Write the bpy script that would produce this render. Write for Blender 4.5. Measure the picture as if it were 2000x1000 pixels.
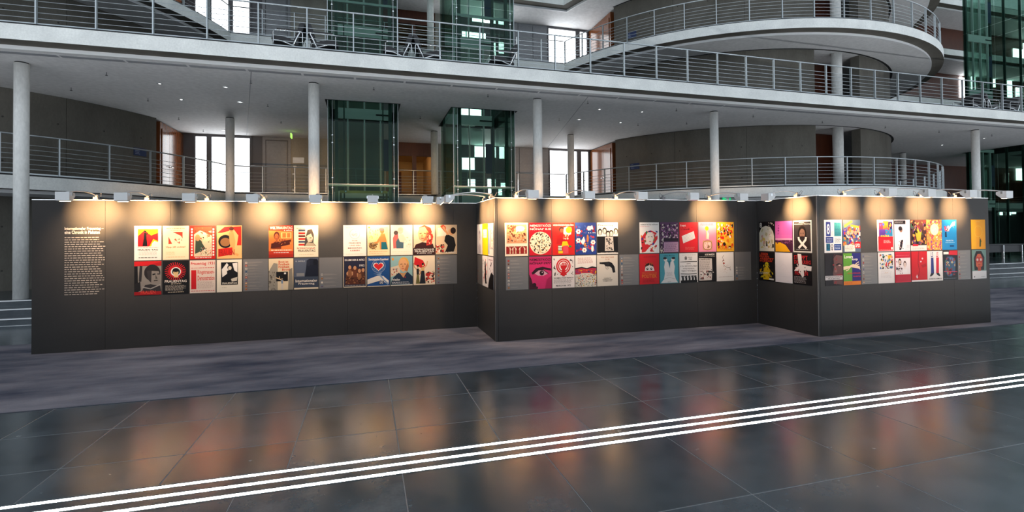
import bpy, bmesh, math, random
from mathutils import Vector, Matrix
from math import sin, cos, pi, radians, sqrt, atan2

for o in list(bpy.data.objects): bpy.data.objects.remove(o)
scene = bpy.context.scene
COL = scene.collection

# ------------------------------------------------------------------ camera
F_PX, CY_PX, PITCH, ROLL, YAW, CAM_H = 973.83, 443.19, 0.01465, -0.0096, 0.28407, 1.862
def cam_axes():
    c, s = cos(YAW), sin(YAW)
    fw = Vector((s, c, 0)); rt = Vector((c, -s, 0)); up = Vector((0, 0, 1))
    fw2 = fw*cos(PITCH)+up*sin(PITCH); up2 = up*cos(PITCH)-fw*sin(PITCH)
    rt3 = rt*cos(ROLL)+up2*sin(ROLL); up3 = up2*cos(ROLL)-rt*sin(ROLL)
    return rt3, up3, fw2
RT, UP, FW = cam_axes()
cam_d = bpy.data.cameras.new('camera'); cam = bpy.data.objects.new('camera', cam_d); COL.objects.link(cam)
M = Matrix(((RT.x, UP.x, -FW.x, 0), (RT.y, UP.y, -FW.y, 0), (RT.z, UP.z, -FW.z, CAM_H), (0, 0, 0, 1)))
cam.matrix_world = M
cam_d.sensor_width = 36; cam_d.lens = F_PX*36/2000
cam_d.shift_y = -(500-CY_PX)/2000
cam_d.clip_start = 0.05; cam_d.clip_end = 300
scene.camera = cam

def ray(u, v):
    return RT*((u-1000)/F_PX)+UP*((CY_PX-v)/F_PX)+FW
def at_z(u, v, z):
    d = ray(u, v); t = (z-CAM_H)/d.z; return Vector((0, 0, CAM_H))+d*t
def at_y(u, v, y):
    d = ray(u, v); return Vector((0, 0, CAM_H))+d*(y/d.y)
def at_x(u, v, x):
    d = ray(u, v); return Vector((0, 0, CAM_H))+d*(x/d.x)

# ------------------------------------------------------------------ world light, exposure
world = bpy.data.worlds.new('hall_sky'); scene.world = world; world.use_nodes = True
bg = world.node_tree.nodes['Background']
bg.inputs[0].default_value = (0.80, 0.90, 1.0, 1); bg.inputs[1].default_value = 1.05
vs = scene.view_settings
vs.view_transform = 'Standard'; vs.look = 'None'; vs.gamma = 1.0; vs.exposure = 0.0; vs.use_curve_mapping = False
STRIP_EMIT = 170.0        # floor light lines
WINDOW_EMIT = 3.8        # daylight windows
SPOT_CORE = 760.0; SPOT_WIDE = 175.0

# ------------------------------------------------------------------ helpers
def mk(name, verts, faces, mat=None, parent=None, smooth=False, loc=None):
    me = bpy.data.meshes.new(name); me.from_pydata([tuple(v) for v in verts], [], faces); me.update()
    if mat is not None: me.materials.append(mat)
    if smooth:
        for p in me.polygons: p.use_smooth = True
    o = bpy.data.objects.new(name, me); COL.objects.link(o)
    if loc is not None: o.location = loc
    if parent is not None: o.parent = parent
    return o
def tag(o, label=None, cat=None, group=None, kind=None):
    if label: o['label'] = label
    if cat: o['category'] = cat
    if group: o['group'] = group
    if kind: o['kind'] = kind
    return o
def empty(name, loc=(0, 0, 0), rz=0.0):
    o = bpy.data.objects.new(name, None); COL.objects.link(o); o.location = loc; o.rotation_euler = (0, 0, rz)
    o.empty_display_size = 0.1
    return o
class G:
    """collects simple solids into one mesh"""
    def __init__(s): s.v = []; s.f = []
    def box(s, a, b):
        x0, y0, z0 = a; x1, y1, z1 = b; n = len(s.v)
        s.v += [(x0, y0, z0), (x1, y0, z0), (x1, y1, z0), (x0, y1, z0), (x0, y0, z1), (x1, y0, z1), (x1, y1, z1), (x0, y1, z1)]
        s.f += [tuple(n+i for i in q) for q in ((0, 3, 2, 1), (4, 5, 6, 7), (0, 1, 5, 4), (1, 2, 6, 5), (2, 3, 7, 6), (3, 0, 4, 7))]
        return s
    def bbox(s, a, b, c=0.01):
        """box with chamfered edges (bevelled)"""
        bm = bmesh.new(); bmesh.ops.create_cube(bm, size=1)
        for v in bm.verts:
            v.co = Vector((a[i]+(v.co[i]+.5)*(b[i]-a[i]) for i in range(3)))
        bmesh.ops.bevel(bm, geom=bm.edges[:], offset=c, segments=2, affect='EDGES', profile=0.5)
        n = len(s.v); bm.verts.index_update()
        s.v += [tuple(v.co) for v in bm.verts]; s.f += [tuple(n+v.index for v in f.verts) for f in bm.faces]
        bm.free(); return s
    def tube(s, pts, r, k=8, caps=True):
        pts = [Vector(p) for p in pts]; n0 = len(s.v); N = len(pts)
        for i, p in enumerate(pts):
            t = (pts[min(i+1, N-1)]-pts[max(i-1, 0)]).normalized()
            ref = Vector((0, 0, 1)) if abs(t.z) < .9 else Vector((1, 0, 0))
            a = t.cross(ref).normalized(); b = a.cross(t)
            rr = r[i] if isinstance(r, (list, tuple)) else r
            for j in range(k):
                th = 2*pi*j/k; s.v.append(tuple(p+(a*cos(th)+b*sin(th))*rr))
        for i in range(N-1):
            for j in range(k):
                s.f.append((n0+i*k+j, n0+i*k+(j+1) % k, n0+(i+1)*k+(j+1) % k, n0+(i+1)*k+j))
        if caps:
            s.f.append(tuple(n0+j for j in range(k))[::-1]); s.f.append(tuple(n0+(N-1)*k+j for j in range(k)))
        return s
    def lathe(s, c, prof, k=24):
        n0 = len(s.v)
        for (r, z) in prof:
            for j in range(k):
                th = 2*pi*j/k; s.v.append((c[0]+r*cos(th), c[1]+r*sin(th), c[2]+z))
        for i in range(len(prof)-1):
            for j in range(k):
                s.f.append((n0+i*k+j, n0+i*k+(j+1) % k, n0+(i+1)*k+(j+1) % k, n0+(i+1)*k+j))
        s.f.append(tuple(n0+j for j in range(k))[::-1]); m = n0+(len(prof)-1)*k
        s.f.append(tuple(m+j for j in range(k)))
        return s
    def prism(s, poly, z0, z1):
        """poly: ccw 2d points, extruded upwards"""
        n = len(s.v); k = len(poly)
        s.v += [(p[0], p[1], z0) for p in poly]+[(p[0], p[1], z1) for p in poly]
        s.f.append(tuple(n+i for i in range(k))[::-1]); s.f.append(tuple(n+k+i for i in range(k)))
        for i in range(k): s.f.append((n+i, n+(i+1) % k, n+k+(i+1) % k, n+k+i))
        return s
    def build(s, name, mat, parent=None, smooth=False, loc=None):
        return mk(name, s.v, s.f, mat, parent, smooth, loc)

# ------------------------------------------------------------------ materials
MATS = {}
def newmat(name):
    m = bpy.data.materials.new(name); m.use_nodes = True
    return m, m.node_tree.nodes, m.node_tree.links, m.node_tree.nodes['Principled BSDF']
def plain(name, col, rough=.5, metal=0.0, spec=.5, coat=0.0, emit=None, estr=0.0):
    if name in MATS: return MATS[name]
    m, n, l, b = newmat(name)
    b.inputs['Base Color'].default_value = (*col, 1); b.inputs['Roughness'].default_value = rough
    b.inputs['Metallic'].default_value = metal; b.inputs['Specular IOR Level'].default_value = spec
    b.inputs['Coat Weight'].default_value = coat; b.inputs['Coat Roughness'].default_value = .08
    if emit:
        b.inputs['Emission Color'].default_value = (*emit, 1); b.inputs['Emission Strength'].default_value = estr
    MATS[name] = m; return m
def mottled(name, c1, c2, scale=3.0, rough=(.5, .7), stretch=(1, 1, 1), bump=.0, detail=6, spec=.5, fine=60, rnd=0.0, specks=None, metal=0.0):
    """noise between two colours, a fine grain on top, optional bump and per-object variation"""
    m, n, l, b = newmat(name)
    tc = n.new('ShaderNodeTexCoord'); mp = n.new('ShaderNodeMapping'); mp.inputs['Scale'].default_value = stretch
    geo = n.new('ShaderNodeNewGeometry')
    l.new(geo.outputs['Position'], mp.inputs['Vector'])
    n1 = n.new('ShaderNodeTexNoise'); n1.inputs['Scale'].default_value = scale; n1.inputs['Detail'].default_value = detail
    n1.inputs['Roughness'].default_value = .6
    l.new(mp.outputs[0], n1.inputs['Vector'])
    r1 = n.new('ShaderNodeValToRGB'); r1.color_ramp.elements[0].position = .34; r1.color_ramp.elements[1].position = .68
    r1.color_ramp.elements[0].color = (*c1, 1); r1.color_ramp.elements[1].color = (*c2, 1)
    l.new(n1.outputs['Fac'], r1.inputs['Fac'])
    n2 = n.new('ShaderNodeTexNoise'); n2.inputs['Scale'].default_value = fine; n2.inputs['Detail'].default_value = 3
    l.new(mp.outputs[0], n2.inputs['Vector'])
    mr = n.new('ShaderNodeMapRange'); mr.inputs['To Min'].default_value = .82; mr.inputs['To Max'].default_value = 1.18
    l.new(n2.outputs['Fac'], mr.inputs['Value'])
    mx = n.new('ShaderNodeMixRGB'); mx.blend_type = 'MULTIPLY'; mx.inputs[0].default_value = 1
    l.new(r1.outputs[0], mx.inputs[1]); l.new(mr.outputs[0], mx.inputs[2])
    out = mx.outputs[0]
    if rnd:
        oi = n.new('ShaderNodeObjectInfo'); m2 = n.new('ShaderNodeMapRange')
        m2.inputs['To Min'].default_value = 1-rnd; m2.inputs['To Max'].default_value = 1+rnd
        l.new(oi.outputs['Random'], m2.inputs['Value'])
        mx2 = n.new('ShaderNodeMixRGB'); mx2.blend_type = 'MULTIPLY'; mx2.inputs[0].default_value = 1
        l.new(out, mx2.inputs[1]); l.new(m2.outputs[0], mx2.inputs[2]); out = mx2.outputs[0]
    if specks:
        vo = n.new('ShaderNodeTexNoise'); vo.inputs['Scale'].default_value = specks[1]; vo.inputs['Detail'].default_value = 5
        l.new(mp.outputs[0], vo.inputs['Vector'])
        rs = n.new('ShaderNodeValToRGB'); rs.color_ramp.elements[0].position = specks[2]; rs.color_ramp.elements[1].position = specks[2]+.07
        rs.color_ramp.elements[0].color = (0, 0, 0, 1); rs.color_ramp.elements[1].color = (1, 1, 1, 1)
        l.new(vo.outputs['Fac'], rs.inputs['Fac'])
        mx3 = n.new('ShaderNodeMixRGB'); mx3.inputs[2].default_value = (*specks[0], 1)
        l.new(rs.outputs[0], mx3.inputs[0]); l.new(out, mx3.inputs[1]); out = mx3.outputs[0]
    l.new(out, b.inputs['Base Color'])
    mrr = n.new('ShaderNodeMapRange'); mrr.inputs['To Min'].default_value = rough[0]; mrr.inputs['To Max'].default_value = rough[1]
    l.new(n1.outputs['Fac'], mrr.inputs['Value']); l.new(mrr.outputs[0], b.inputs['Roughness'])
    b.inputs['Specular IOR Level'].default_value = spec; b.inputs['Metallic'].default_value = metal
    if bump:
        bp = n.new('ShaderNodeBump'); bp.inputs['Strength'].default_value = bump; bp.inputs['Distance'].default_value = .01
        l.new(n2.outputs['Fac'], bp.inputs['Height']); l.new(bp.outputs[0], b.inputs['Normal'])
    MATS[name] = m; return m
def glass(name, tint, refl=1.0, rough=.0):
    m = bpy.data.materials.new(name); m.use_nodes = True; n = m.node_tree.nodes; l = m.node_tree.links; n.clear()
    out = n.new('ShaderNodeOutputMaterial'); mix = n.new('ShaderNodeMixShader')
    tr = n.new('ShaderNodeBsdfTransparent'); tr.inputs[0].default_value = (*tint, 1)
    gl = n.new('ShaderNodeBsdfGlossy'); gl.inputs['Roughness'].default_value = rough; gl.inputs[0].default_value = (.9, 1, .96, 1)
    fr = n.new('ShaderNodeFresnel'); fr.inputs[0].default_value = 1.45
    mu = n.new('ShaderNodeMath'); mu.operation = 'MULTIPLY'; mu.inputs[1].default_value = refl
    l.new(fr.outputs[0], mu.inputs[0]); l.new(mu.outputs[0], mix.inputs[0])
    l.new(tr.outputs[0], mix.inputs[1]); l.new(gl.outputs[0], mix.inputs[2]); l.new(mix.outputs[0], out.inputs[0])
    MATS[name] = m; return m

m_stone = mottled('floor_stone', (.022, .032, .040), (.050, .064, .075), 2.2, (.15, .27), bump=.012, fine=38, rnd=.22, specks=((.15, .165, .17), 9.0, .70), spec=.75)
m_joint = plain('stone_joint', (.13, .135, .14), .6)
m_carpet = mottled('carpet_wool', (.034, .038, .056), (.170, .158, .176), .9, (.9, 1.0), stretch=(.5, 1.6, 1), bump=.5, fine=90, spec=.1)  # cloudy dark patches in the colour stand in for shadow on the carpet
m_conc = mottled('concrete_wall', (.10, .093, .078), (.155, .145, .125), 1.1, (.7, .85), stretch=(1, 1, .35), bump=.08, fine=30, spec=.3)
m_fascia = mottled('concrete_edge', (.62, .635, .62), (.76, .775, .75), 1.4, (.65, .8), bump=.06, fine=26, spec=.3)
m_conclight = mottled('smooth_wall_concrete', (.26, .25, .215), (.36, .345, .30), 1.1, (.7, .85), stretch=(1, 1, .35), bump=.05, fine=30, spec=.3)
m_column = mottled('concrete_column', (.68, .68, .655), (.80, .795, .77), 2.0, (.6, .8), stretch=(1, 1, .4), bump=.05, fine=22, spec=.35)
m_soffit = mottled('white_plaster', (.78, .78, .785), (.84, .84, .845), .8, (.7, .8), fine=8, spec=.3)
m_white = plain('white_profile', (.80, .81, .82), .45)
m_vent = plain('vent_grey', (.34, .35, .38), .6)
m_dark = plain('dark_void', (.012, .013, .014), .7)
m_steel = mottled('brushed_steel', (.52, .55, .57), (.66, .69, .71), 3, (.28, .42), stretch=(1, 1, 6), fine=40, metal=.35)
m_liftsteel = mottled('pale_lift_steel', (.84, .88, .88), (.90, .93, .93), 3, (.3, .45), stretch=(1, 1, 6), fine=40)
m_rail = plain('railing_steel', (.46, .50, .52), .38, .75)
m_chrome = plain('chrome', (.88, .89, .90), .16, 1.0)
m_alu = plain('lamp_aluminium', (.40, .41, .42), .42, .35)
m_leather = mottled('black_leather', (.008, .008, .010), (.016, .016, .019), 9, (.32, .5), bump=.1)
m_panel = mottled('charcoal_laminate', (.0235, .0225, .0225), (.028, .027, .0265), .9, (.45, .55), fine=120, spec=.12)
m_core = plain('panel_core', (.012, .012, .013), .8)
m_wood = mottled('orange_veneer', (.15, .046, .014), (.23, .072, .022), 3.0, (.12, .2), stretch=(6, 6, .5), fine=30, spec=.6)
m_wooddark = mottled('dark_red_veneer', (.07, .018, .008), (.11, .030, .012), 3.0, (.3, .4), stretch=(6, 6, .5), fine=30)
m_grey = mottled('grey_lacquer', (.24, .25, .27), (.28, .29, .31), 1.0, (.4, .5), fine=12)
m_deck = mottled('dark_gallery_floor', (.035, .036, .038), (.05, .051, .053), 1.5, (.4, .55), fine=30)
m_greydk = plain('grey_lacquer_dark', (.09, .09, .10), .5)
m_glass = glass('green_lift_glass', (.58, .68, .64), .30)
m_glass2 = glass('clear_green_glass', (.62, .76, .71), .35)
m_greensteel = plain('green_steel', (.055, .10, .09), .4, .5)
m_window = plain('daylight_pane', (.9, .95, 1), .3, emit=(.93, .97, 1.0), estr=WINDOW_EMIT)
m_bright = plain('glaring_pane', (.9, .95, 1), .3, emit=(.95, .98, 1.0), estr=9.0)
m_blue = plain('sign_blue', (.012, .03, .11), .45)
m_beige = plain('warm_corridor_paint', (.62, .45, .26), .7)
m_olive = plain('lift_roof_paint', (.10, .12, .035), .5)
m_tie = plain('tie_hole_dark', (.05, .047, .042), .9)
m_strip = plain('light_line', (1, 1, 1), .4, emit=(.97, .985, 1.0), estr=STRIP_EMIT)
m_lamp = plain('lamp_glow', (1, .9, .7), .4, emit=(1, .78, .45), estr=14)
m_downl = plain('downlight_glow', (1, 1, 1), .4, emit=(1, 1, 1), estr=3)
m_green = plain('exit_green', (.0, .35, .12), .4, emit=(.0, .5, .16), estr=1.0)
# ================================================================== THE SETTING
AX, RCX, RCY, R_EDGE, R_WALL = 1.85, 16.2, 23.4, 10.0, 8.15
YS, Y_BACK, Y_L2 = 20.5, 22.6, 13.0
Z1, Z2, Z3, Z4, Z5, ZP = 3.45, 6.42, 9.40, 12.37, 15.34, 0.45
XMIN, XMAX = -34.0, 62.0
ROT = [AX-RCX, AX+RCX, AX+RCX+32.0]          # rotunda centres

# ---- stone floor with real slabs
floor = G().box((XMIN, -14, -.30), (XMAX, 13.30, -.0016)).build('floor', m_joint)
tag(floor, 'polished dark grey stone slab floor of the hall', kind='structure')
def slab_mesh(w, d):
    g = G().bbox((0, 0, -.012), (w, d, 0), .003); me = bpy.data.meshes.new('floor_slab'); me.from_pydata(g.v, [], g.f); me.materials.append(m_stone); return me
SL = {}
def put_slab(x0, x1, y0, y1):
    key = (round(x1-x0, 3), round(y1-y0, 3))
    if key not in SL: SL[key] = slab_mesh(*key)
    o = bpy.data.objects.new('floor_slab', SL[key]); COL.objects.link(o); o.location = (x0, y0, 0); o.parent = floor
GAP = .0028
def field(xs, ys):
    for a, b in zip(ys, ys[1:]):
        for c, d in zip(xs, xs[1:]): put_slab(c+GAP, d-GAP, a+GAP, b-GAP)
xsA = [-1.507+.885*k for k in range(-9, 31)]
field(xsA, [4.37, 4.93, 5.80, 6.70])
xsB = [.26+1.18*k for k in range(-6, 16)]
field(xsB, [.55, 1.75, 2.95, 4.005])
stuff = G()
for (xa, xb, dx) in ((XMIN+.1, XMAX-.1, 1.77),):
    x = xa
    while x < xb:
        for y0, y1 in ((6.70, 7.6), (7.6, 9.0), (9.0, 10.4), (10.4, 11.3), (11.3, 12.2), (12.2, 13.3), (-13.8, -11), (-11, -8.2), (-8.2, -5.4), (-5.4, -2.6), (-2.6, .55)):
            stuff.box((x+GAP, y0+GAP, -.012), (x+dx-GAP, y1-GAP, 0))
        x += dx
for (xa, xb) in ((XMIN, xsA[0]), (xsA[-1], XMAX)):
    stuff.box((xa, 4.37, -.012), (xb-GAP, 6.70-GAP, 0))
for (xa, xb) in ((XMIN, xsB[0]), (xsB[-1], XMAX)):
    stuff.box((xa, .55+GAP, -.012), (xb-GAP, 4.005, 0))
so = stuff.build('far_floor_slabs', m_stone, floor); so['kind'] = 'stuff'

# light lines let into the floor and the narrow stone bands between them
for i, (y, w, lab) in enumerate(((4.335, .034, 'glowing white light line in the floor, farthest of the three'), (4.186, .036, 'glowing white light line in the floor, middle of the three'), (4.042, .038, 'glowing white light line in the floor, nearest the camera'))):
    o = empty('floor_light_line', (0, y, 0))
    G().box((XMIN, -w/2, -.010), (XMAX, w/2, -.001)).build('diffuser', m_strip, o)
    g = G().box((XMIN, -w/2-.004, -.011), (XMAX, -w/2, .0005)).box((XMIN, w/2, -.011), (XMAX, w/2+.004, .0005)); g.build('edge_profile', m_steel, o)
    tag(o, lab, 'floor light', 'light lines in the floor')
bands = G().box((XMIN, 4.365, -.012), (XMAX, 4.372, 0)).box((XMIN, 4.215, -.012), (XMAX, 4.308, 0)).box((XMIN, 4.072, -.012), (XMAX, 4.157, 0)).box((XMIN, 4.003, -.012), (XMAX, 4.012, 0))
bands.build('stone_band', m_stone, floor)

# carpet under the exhibition
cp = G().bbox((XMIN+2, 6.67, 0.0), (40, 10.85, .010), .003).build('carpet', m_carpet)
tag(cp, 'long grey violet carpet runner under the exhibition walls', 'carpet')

# steps and landing behind the exhibition
steps = empty('floor_steps'); tag(steps, 'three dark stone steps up to the column landing', kind='structure')
for y, z in ((13.30, .15), (13.80, .30), (14.22, .45)):
    yb = {.15: 13.82, .30: 14.24, .45: 36.0}[z]
    G().box((XMIN, y, z-.15-(.01 if z > .2 else .30)), (XMAX, yb, z)).build('step' if z < .4 else 'landing', m_stone, steps)
    G().box((XMIN, y-.006, z-.02), (XMAX, y+.035, z+.003)).build('nosing', m_white, steps)
G().box((XMIN, 13.27, -.005), (XMAX, 13.30, .004)).build('foot_trim', m_white, steps)  # thin pale line along the foot of the steps

# ---- gallery slabs ------------------------------------------------------
def arc_pts(cx, r, a0, a1, n):
    return [(cx+r*cos(a0+(a1-a0)*i/n), RCY+r*sin(a0+(a1-a0)*i/n)) for i in range(n+1)]
def rot_range(d=0.0):
    b = math.asin((RCY-YS-d)/(R_EDGE-d)); return pi+b, 2*pi-b
def setback_path(d):
    pts = [(XMIN, YS+d)]
    for cx in ROT:
        a0, a1 = rot_range(d); pts += arc_pts(cx, R_EDGE-d, a0, a1, 72)
    pts.append((XMAX, YS+d)); return pts
def straight_path(d): return [(XMIN, Y_L2+d), (XMAX, Y_L2+d)]
def strip(pa, za, pb, zb, mat, name, parent):
    v = [(x, y, za) for x, y in pa]+[(x, y, zb) for x, y in pb]; n = len(pa)
    return mk(name, v, [(i, i+1, n+i+1, n+i) for i in range(n-1)], mat, parent)
def edge_profile(pathf, z, parent):
    """concrete edge beam and drop-down soffit edge swept along the slab's path"""
    P0, P4, P47 = pathf(0), pathf(.40), pathf(.47)
    n = len(P0); v = []; f = []
    prof = [(pathf(.40), z), (P0, z), (P0, z-.335)]
    for pts, zz in prof: v += [(x, y, zz) for x, y in pts]
    for k in range(2):
        for i in range(n-1): f.append((k*n+i+1, k*n+i, (k+1)*n+i, (k+1)*n+i+1))
    mk('fascia', v, f, m_fascia, parent)
    strip(P4, z-.335, P0, z-.335, m_conc, 'fascia_underside', parent)  # darker concrete puts the underside's shade into its colour
    strip(pathf(.04), z-.002, pathf(.04), z+.045, m_dark, 'shadow_joint', parent)
    v = []; f = []
    for pts, zz in [(P4, z-.33), (P4, z-.42), (P47, z-.42)]: v += [(x, y, zz) for x, y in pts]
    for k in range(2):
        for i in range(n-1): f.append((k*n+i+1, k*n+i, (k+1)*n+i, (k+1)*n+i+1))
    mk('soffit_edge', v, f, m_white, parent)
def setback_slab(z, label):
    root = empty('gallery_slab'); tag(root, label, kind='structure')
    edge_profile(setback_path, z, root)
    P = setback_path(.47); k = len(P)
    poly = P+[(XMAX, 36), (XMIN, 36)]
    mk('soffit', [(x, y, z-.42) for x, y in poly], [tuple(range(len(poly)))[::-1]], m_soffit, root)
    P = setback_path(.0); poly = P+[(XMAX, 36), (XMIN, 36)]
    mk('deck', [(x, y, z-.004) for x, y in poly], [tuple(range(len(poly)))], m_deck, root)
    return root
setback_slab(Z1, 'curved lower gallery slab with concrete edge around the round rooms')
setback_slab(Z3, 'curved upper gallery slab with concrete edge around the round rooms')
setback_slab(Z4, 'topmost gallery slab with concrete edge at the top of the picture')
setback_slab(Z5, 'gallery slab above the top edge of the picture')
SHAFT = [(-1.16, 1.02), (2.68, 4.86), (30.84, 33.02), (34.68, 36.86)]; SY0, SY1 = 16.0, 18.9
l2 = empty('gallery_slab'); tag(l2, 'straight gallery slab with concrete edge crossing the whole picture', kind='structure')
edge_profile(straight_path, Z2, l2)
def holed(z, y0, mat, name):
    xs = [XMIN]+[x for s in SHAFT for x in s]+[XMAX]
    v = []; f = []
    def q(xa, xb, ya, yb):
        n = len(v); v.extend([(xa, ya, z), (xb, ya, z), (xb, yb, z), (xa, yb, z)]); f.append((n, n+1, n+2, n+3))
    q(XMIN, XMAX, y0, SY0); q(XMIN, XMAX, SY1, 36)
    for i in range(0, len(xs), 2): q(xs[i], xs[i+1], SY0, SY1)
    return mk(name, v, f, mat, l2)
holed(Z2-.42, Y_L2+.47, m_soffit, 'soffit'); holed(Z2-.004, Y_L2, m_deck, 'deck')
for a, b in SHAFT:                                   # dark trimmed edges of the lift openings
    g = G()
    for (c, d) in (((a-.03, SY0-.03), (b+.03, SY0)), ((a-.03, SY1), (b+.03, SY1+.03)), ((a-.03, SY0), (a, SY1)), ((b, SY0), (b+.03, SY1))):
        g.box((c[0], c[1], Z2-.43), (d[0], d[1], Z2-.003))
    g.build('opening_trim', m_dark, l2)
# slot diffusers along the soffit edge, one panel after the other
vm = None
k = 0; x = -9.2
while x < 28:
    if vm is None:
        vm = bpy.data.meshes.new('slot_vent'); g = G().box((0, 0, -.006), (1.22, .15, .004)); vm.from_pydata(g.v, [], g.f); vm.materials.append(m_vent)
    o = bpy.data.objects.new('slot_vent', vm); COL.objects.link(o); o.location = (x, Y_L2+.60, Z2-.42); o.parent = l2; x += 1.28
# hairline joints in the soffit
for sgn in (-1, 1):
    a = Vector((AX+sgn*4.6, Y_L2+.75, 0)); b = Vector((AX+sgn*6.5, 22.4, 0)); t = (b-a).normalized().cross(Vector((0, 0, 1)))*.012
    z = Z2-.4215
    mk('soffit_joint', [(*(a-t).xy, z), (*(a+t).xy, z), (*(b+t).xy, z), (*(b-t).xy, z)], [(0, 1, 2, 3)], m_vent, l2)

# ---- rotunda drums ----------------------------------------------------------
def arc_wall(g, cx, r0, r1, a0, a1, z0, z1, n=28):
    k = len(g.v)
    for i in range(n+1):
        a = a0+(a1-a0)*i/n
        for r in (r1, r0):
            for z in (z0, z1): g.v.append((cx+r*cos(a), RCY+r*sin(a), z))
    for i in range(n):
        b = k+4*i; c = b+4
        g.f += [(b, c, c+1, b+1), (b+2, b+3, c+3, c+2), (b+1, c+1, c+3, b+3), (b, b+2, c+2, c)]
    g.f += [(k, k+1, k+3, k+2), (k+4*n, k+4*n+2, k+4*n+3, k+4*n+1)]
def tie_holes(parent, cx, spans, zs):
    v = []; f = []
    for a0, a1 in spans:
        n = max(1, int((a1-a0)*R_WALL/1.15))
        for i in range(n):
            a = a0+(a1-a0)*(i+.5)/n
            for z in zs:
                c = Vector((cx+(R_WALL+.003)*cos(a), RCY+(R_WALL+.003)*sin(a), z)); t = Vector((-sin(a), cos(a), 0)); b = len(v)
                for j in range(10):
                    th = 2*pi*j/10; v.append(tuple(c+t*.026*cos(th)+Vector((0, 0, .026))*sin(th)))
                f.append(tuple(range(b, b+10)))
    o = mk('tie_holes', v, f, m_tie, parent); o['kind'] = 'stuff'
names = ('left', 'right', 'far')
LV = ((ZP, Z1-.42), (Z1, Z2-.42), (Z2, Z3-.42), (Z3, Z4-.42), (Z4, Z5-.42))
for ri, cx in enumerate(ROT):
    mir = ri == 0
    def sp(a0, a1): return (pi*3-a1, pi*3-a0) if mir else (a0, a1)
    spans = [sp(radians(205), radians(261.8)), sp(radians(278.0), radians(375))]
    root = empty('wall_'+names[ri]); tag(root, ('concrete drum wall of the round room at the left', 'concrete drum wall of the round room right of centre', 'concrete drum wall of the next round room far right')[ri], kind='structure')
    for li, (z0, z1) in enumerate(LV):
        for a0, a1 in spans:
            ns = max(1, round((a1-a0)*R_WALL/2.45))
            for q in range(ns):
                b0 = a0+(a1-a0)*q/ns; b1 = a0+(a1-a0)*(q+1)/ns
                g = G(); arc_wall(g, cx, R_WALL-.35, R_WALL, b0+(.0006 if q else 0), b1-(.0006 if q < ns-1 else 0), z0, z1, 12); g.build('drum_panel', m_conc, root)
        tie_holes(root, cx, spans, (z0+.55, z0+1.75))
        am = sp(radians(261.8), radians(278.0))
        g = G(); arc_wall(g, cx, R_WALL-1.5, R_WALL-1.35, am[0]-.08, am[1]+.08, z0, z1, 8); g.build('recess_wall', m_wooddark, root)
        ap = radians(540-270.5) if mir else radians(270.5)
        G().lathe((cx+(R_WALL-.18)*cos(ap), RCY+(R_WALL-.18)*sin(ap), z0), [(.19, 0), (.19, z1-z0)], 24).build('pier', m_column, root, True)
        g = G(); arc_wall(g, cx, R_WALL+.01, R_WALL+.10, spans[0][0], spans[1][1], z1-.001, z1+.002, 60)
        g.build('shadow_gap', m_dark, root)

# ---- back wall with windows, doors and the corridor -------------------------
def back_part(x0, x1, z0, z1, mat, name, parent, y=Y_BACK, d=.12):
    return G().box((x0, y, z0), (x1, y+d, z1)).build(name, mat, parent)
back = empty('wall_back'); tag(back, 'back wall of the galleries between the two round rooms', kind='structure')
for zi, (z0, z1) in enumerate(((Z1, Z2-.42), (Z2, Z3-.42), (Z3, Z4-.42))):
    lv = zi
    # concrete and lacquered fields
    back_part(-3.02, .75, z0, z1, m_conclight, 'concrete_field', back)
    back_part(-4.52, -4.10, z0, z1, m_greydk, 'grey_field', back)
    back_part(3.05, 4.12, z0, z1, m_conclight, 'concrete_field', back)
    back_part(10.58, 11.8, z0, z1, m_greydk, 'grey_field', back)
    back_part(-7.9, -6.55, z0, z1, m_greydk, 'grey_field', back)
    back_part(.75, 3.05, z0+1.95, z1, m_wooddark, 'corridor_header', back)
    for xa, xb in ((-6.60, -6.53), (-6.14, -5.96), (-5.36, -5.18), (-4.58, -4.50), (8.46, 8.53), (9.95, 10.17), (10.55, 10.62)):
        back_part(xa, xb, z0, z1, m_greydk, 'mullion', back, Y_BACK-.05, .14)
    back_part(-6.6, -4.5, z1-.10, z1, m_greydk, 'head_rail', back, Y_BACK-.04, .12)
    back_part(8.5, 10.6, z1-.10, z1, m_greydk, 'head_rail', back, Y_BACK-.04, .12)
    # grey lacquered cabinet doors right of the right lift
    for xa, xb in ((6.36, 6.98), (7.0, 7.72), (7.74, 8.46)):
        back_part(xa, xb, z0+.02, z1-.02, m_grey, 'cabinet_door', back, Y_BACK-.02, .10)
    for zz in (z0+.6, z0+1.3):
        G().box((7.62, Y_BACK-.06, zz), (7.68, Y_BACK-.02, zz+.03)).build('door_pull', m_steel, back)
wn = 0
WIN = [(-6.53, -6.14), (-5.96, -5.36), (-5.18, -4.58), (8.53, 9.95), (10.17, 10.55)]
for zi, (z0, z1) in enumerate(((Z1, Z2-.52), (Z3, Z4-.52))):
    for xa, xb in WIN:
        wn += 1
        w = G().box((xa, Y_BACK+.03, z0), (xb, Y_BACK+.05, z1)).build('window_%d' % wn, m_window)
        tag(w, 'tall window pane glaring white with daylight in the back wall', kind='structure')
        g = G().box((xa+.04, Y_BACK+.010, z0+1.02), (xb-.04, Y_BACK+.025, z0+1.035)); g.build('glazing_bar', m_greydk, w)
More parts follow.
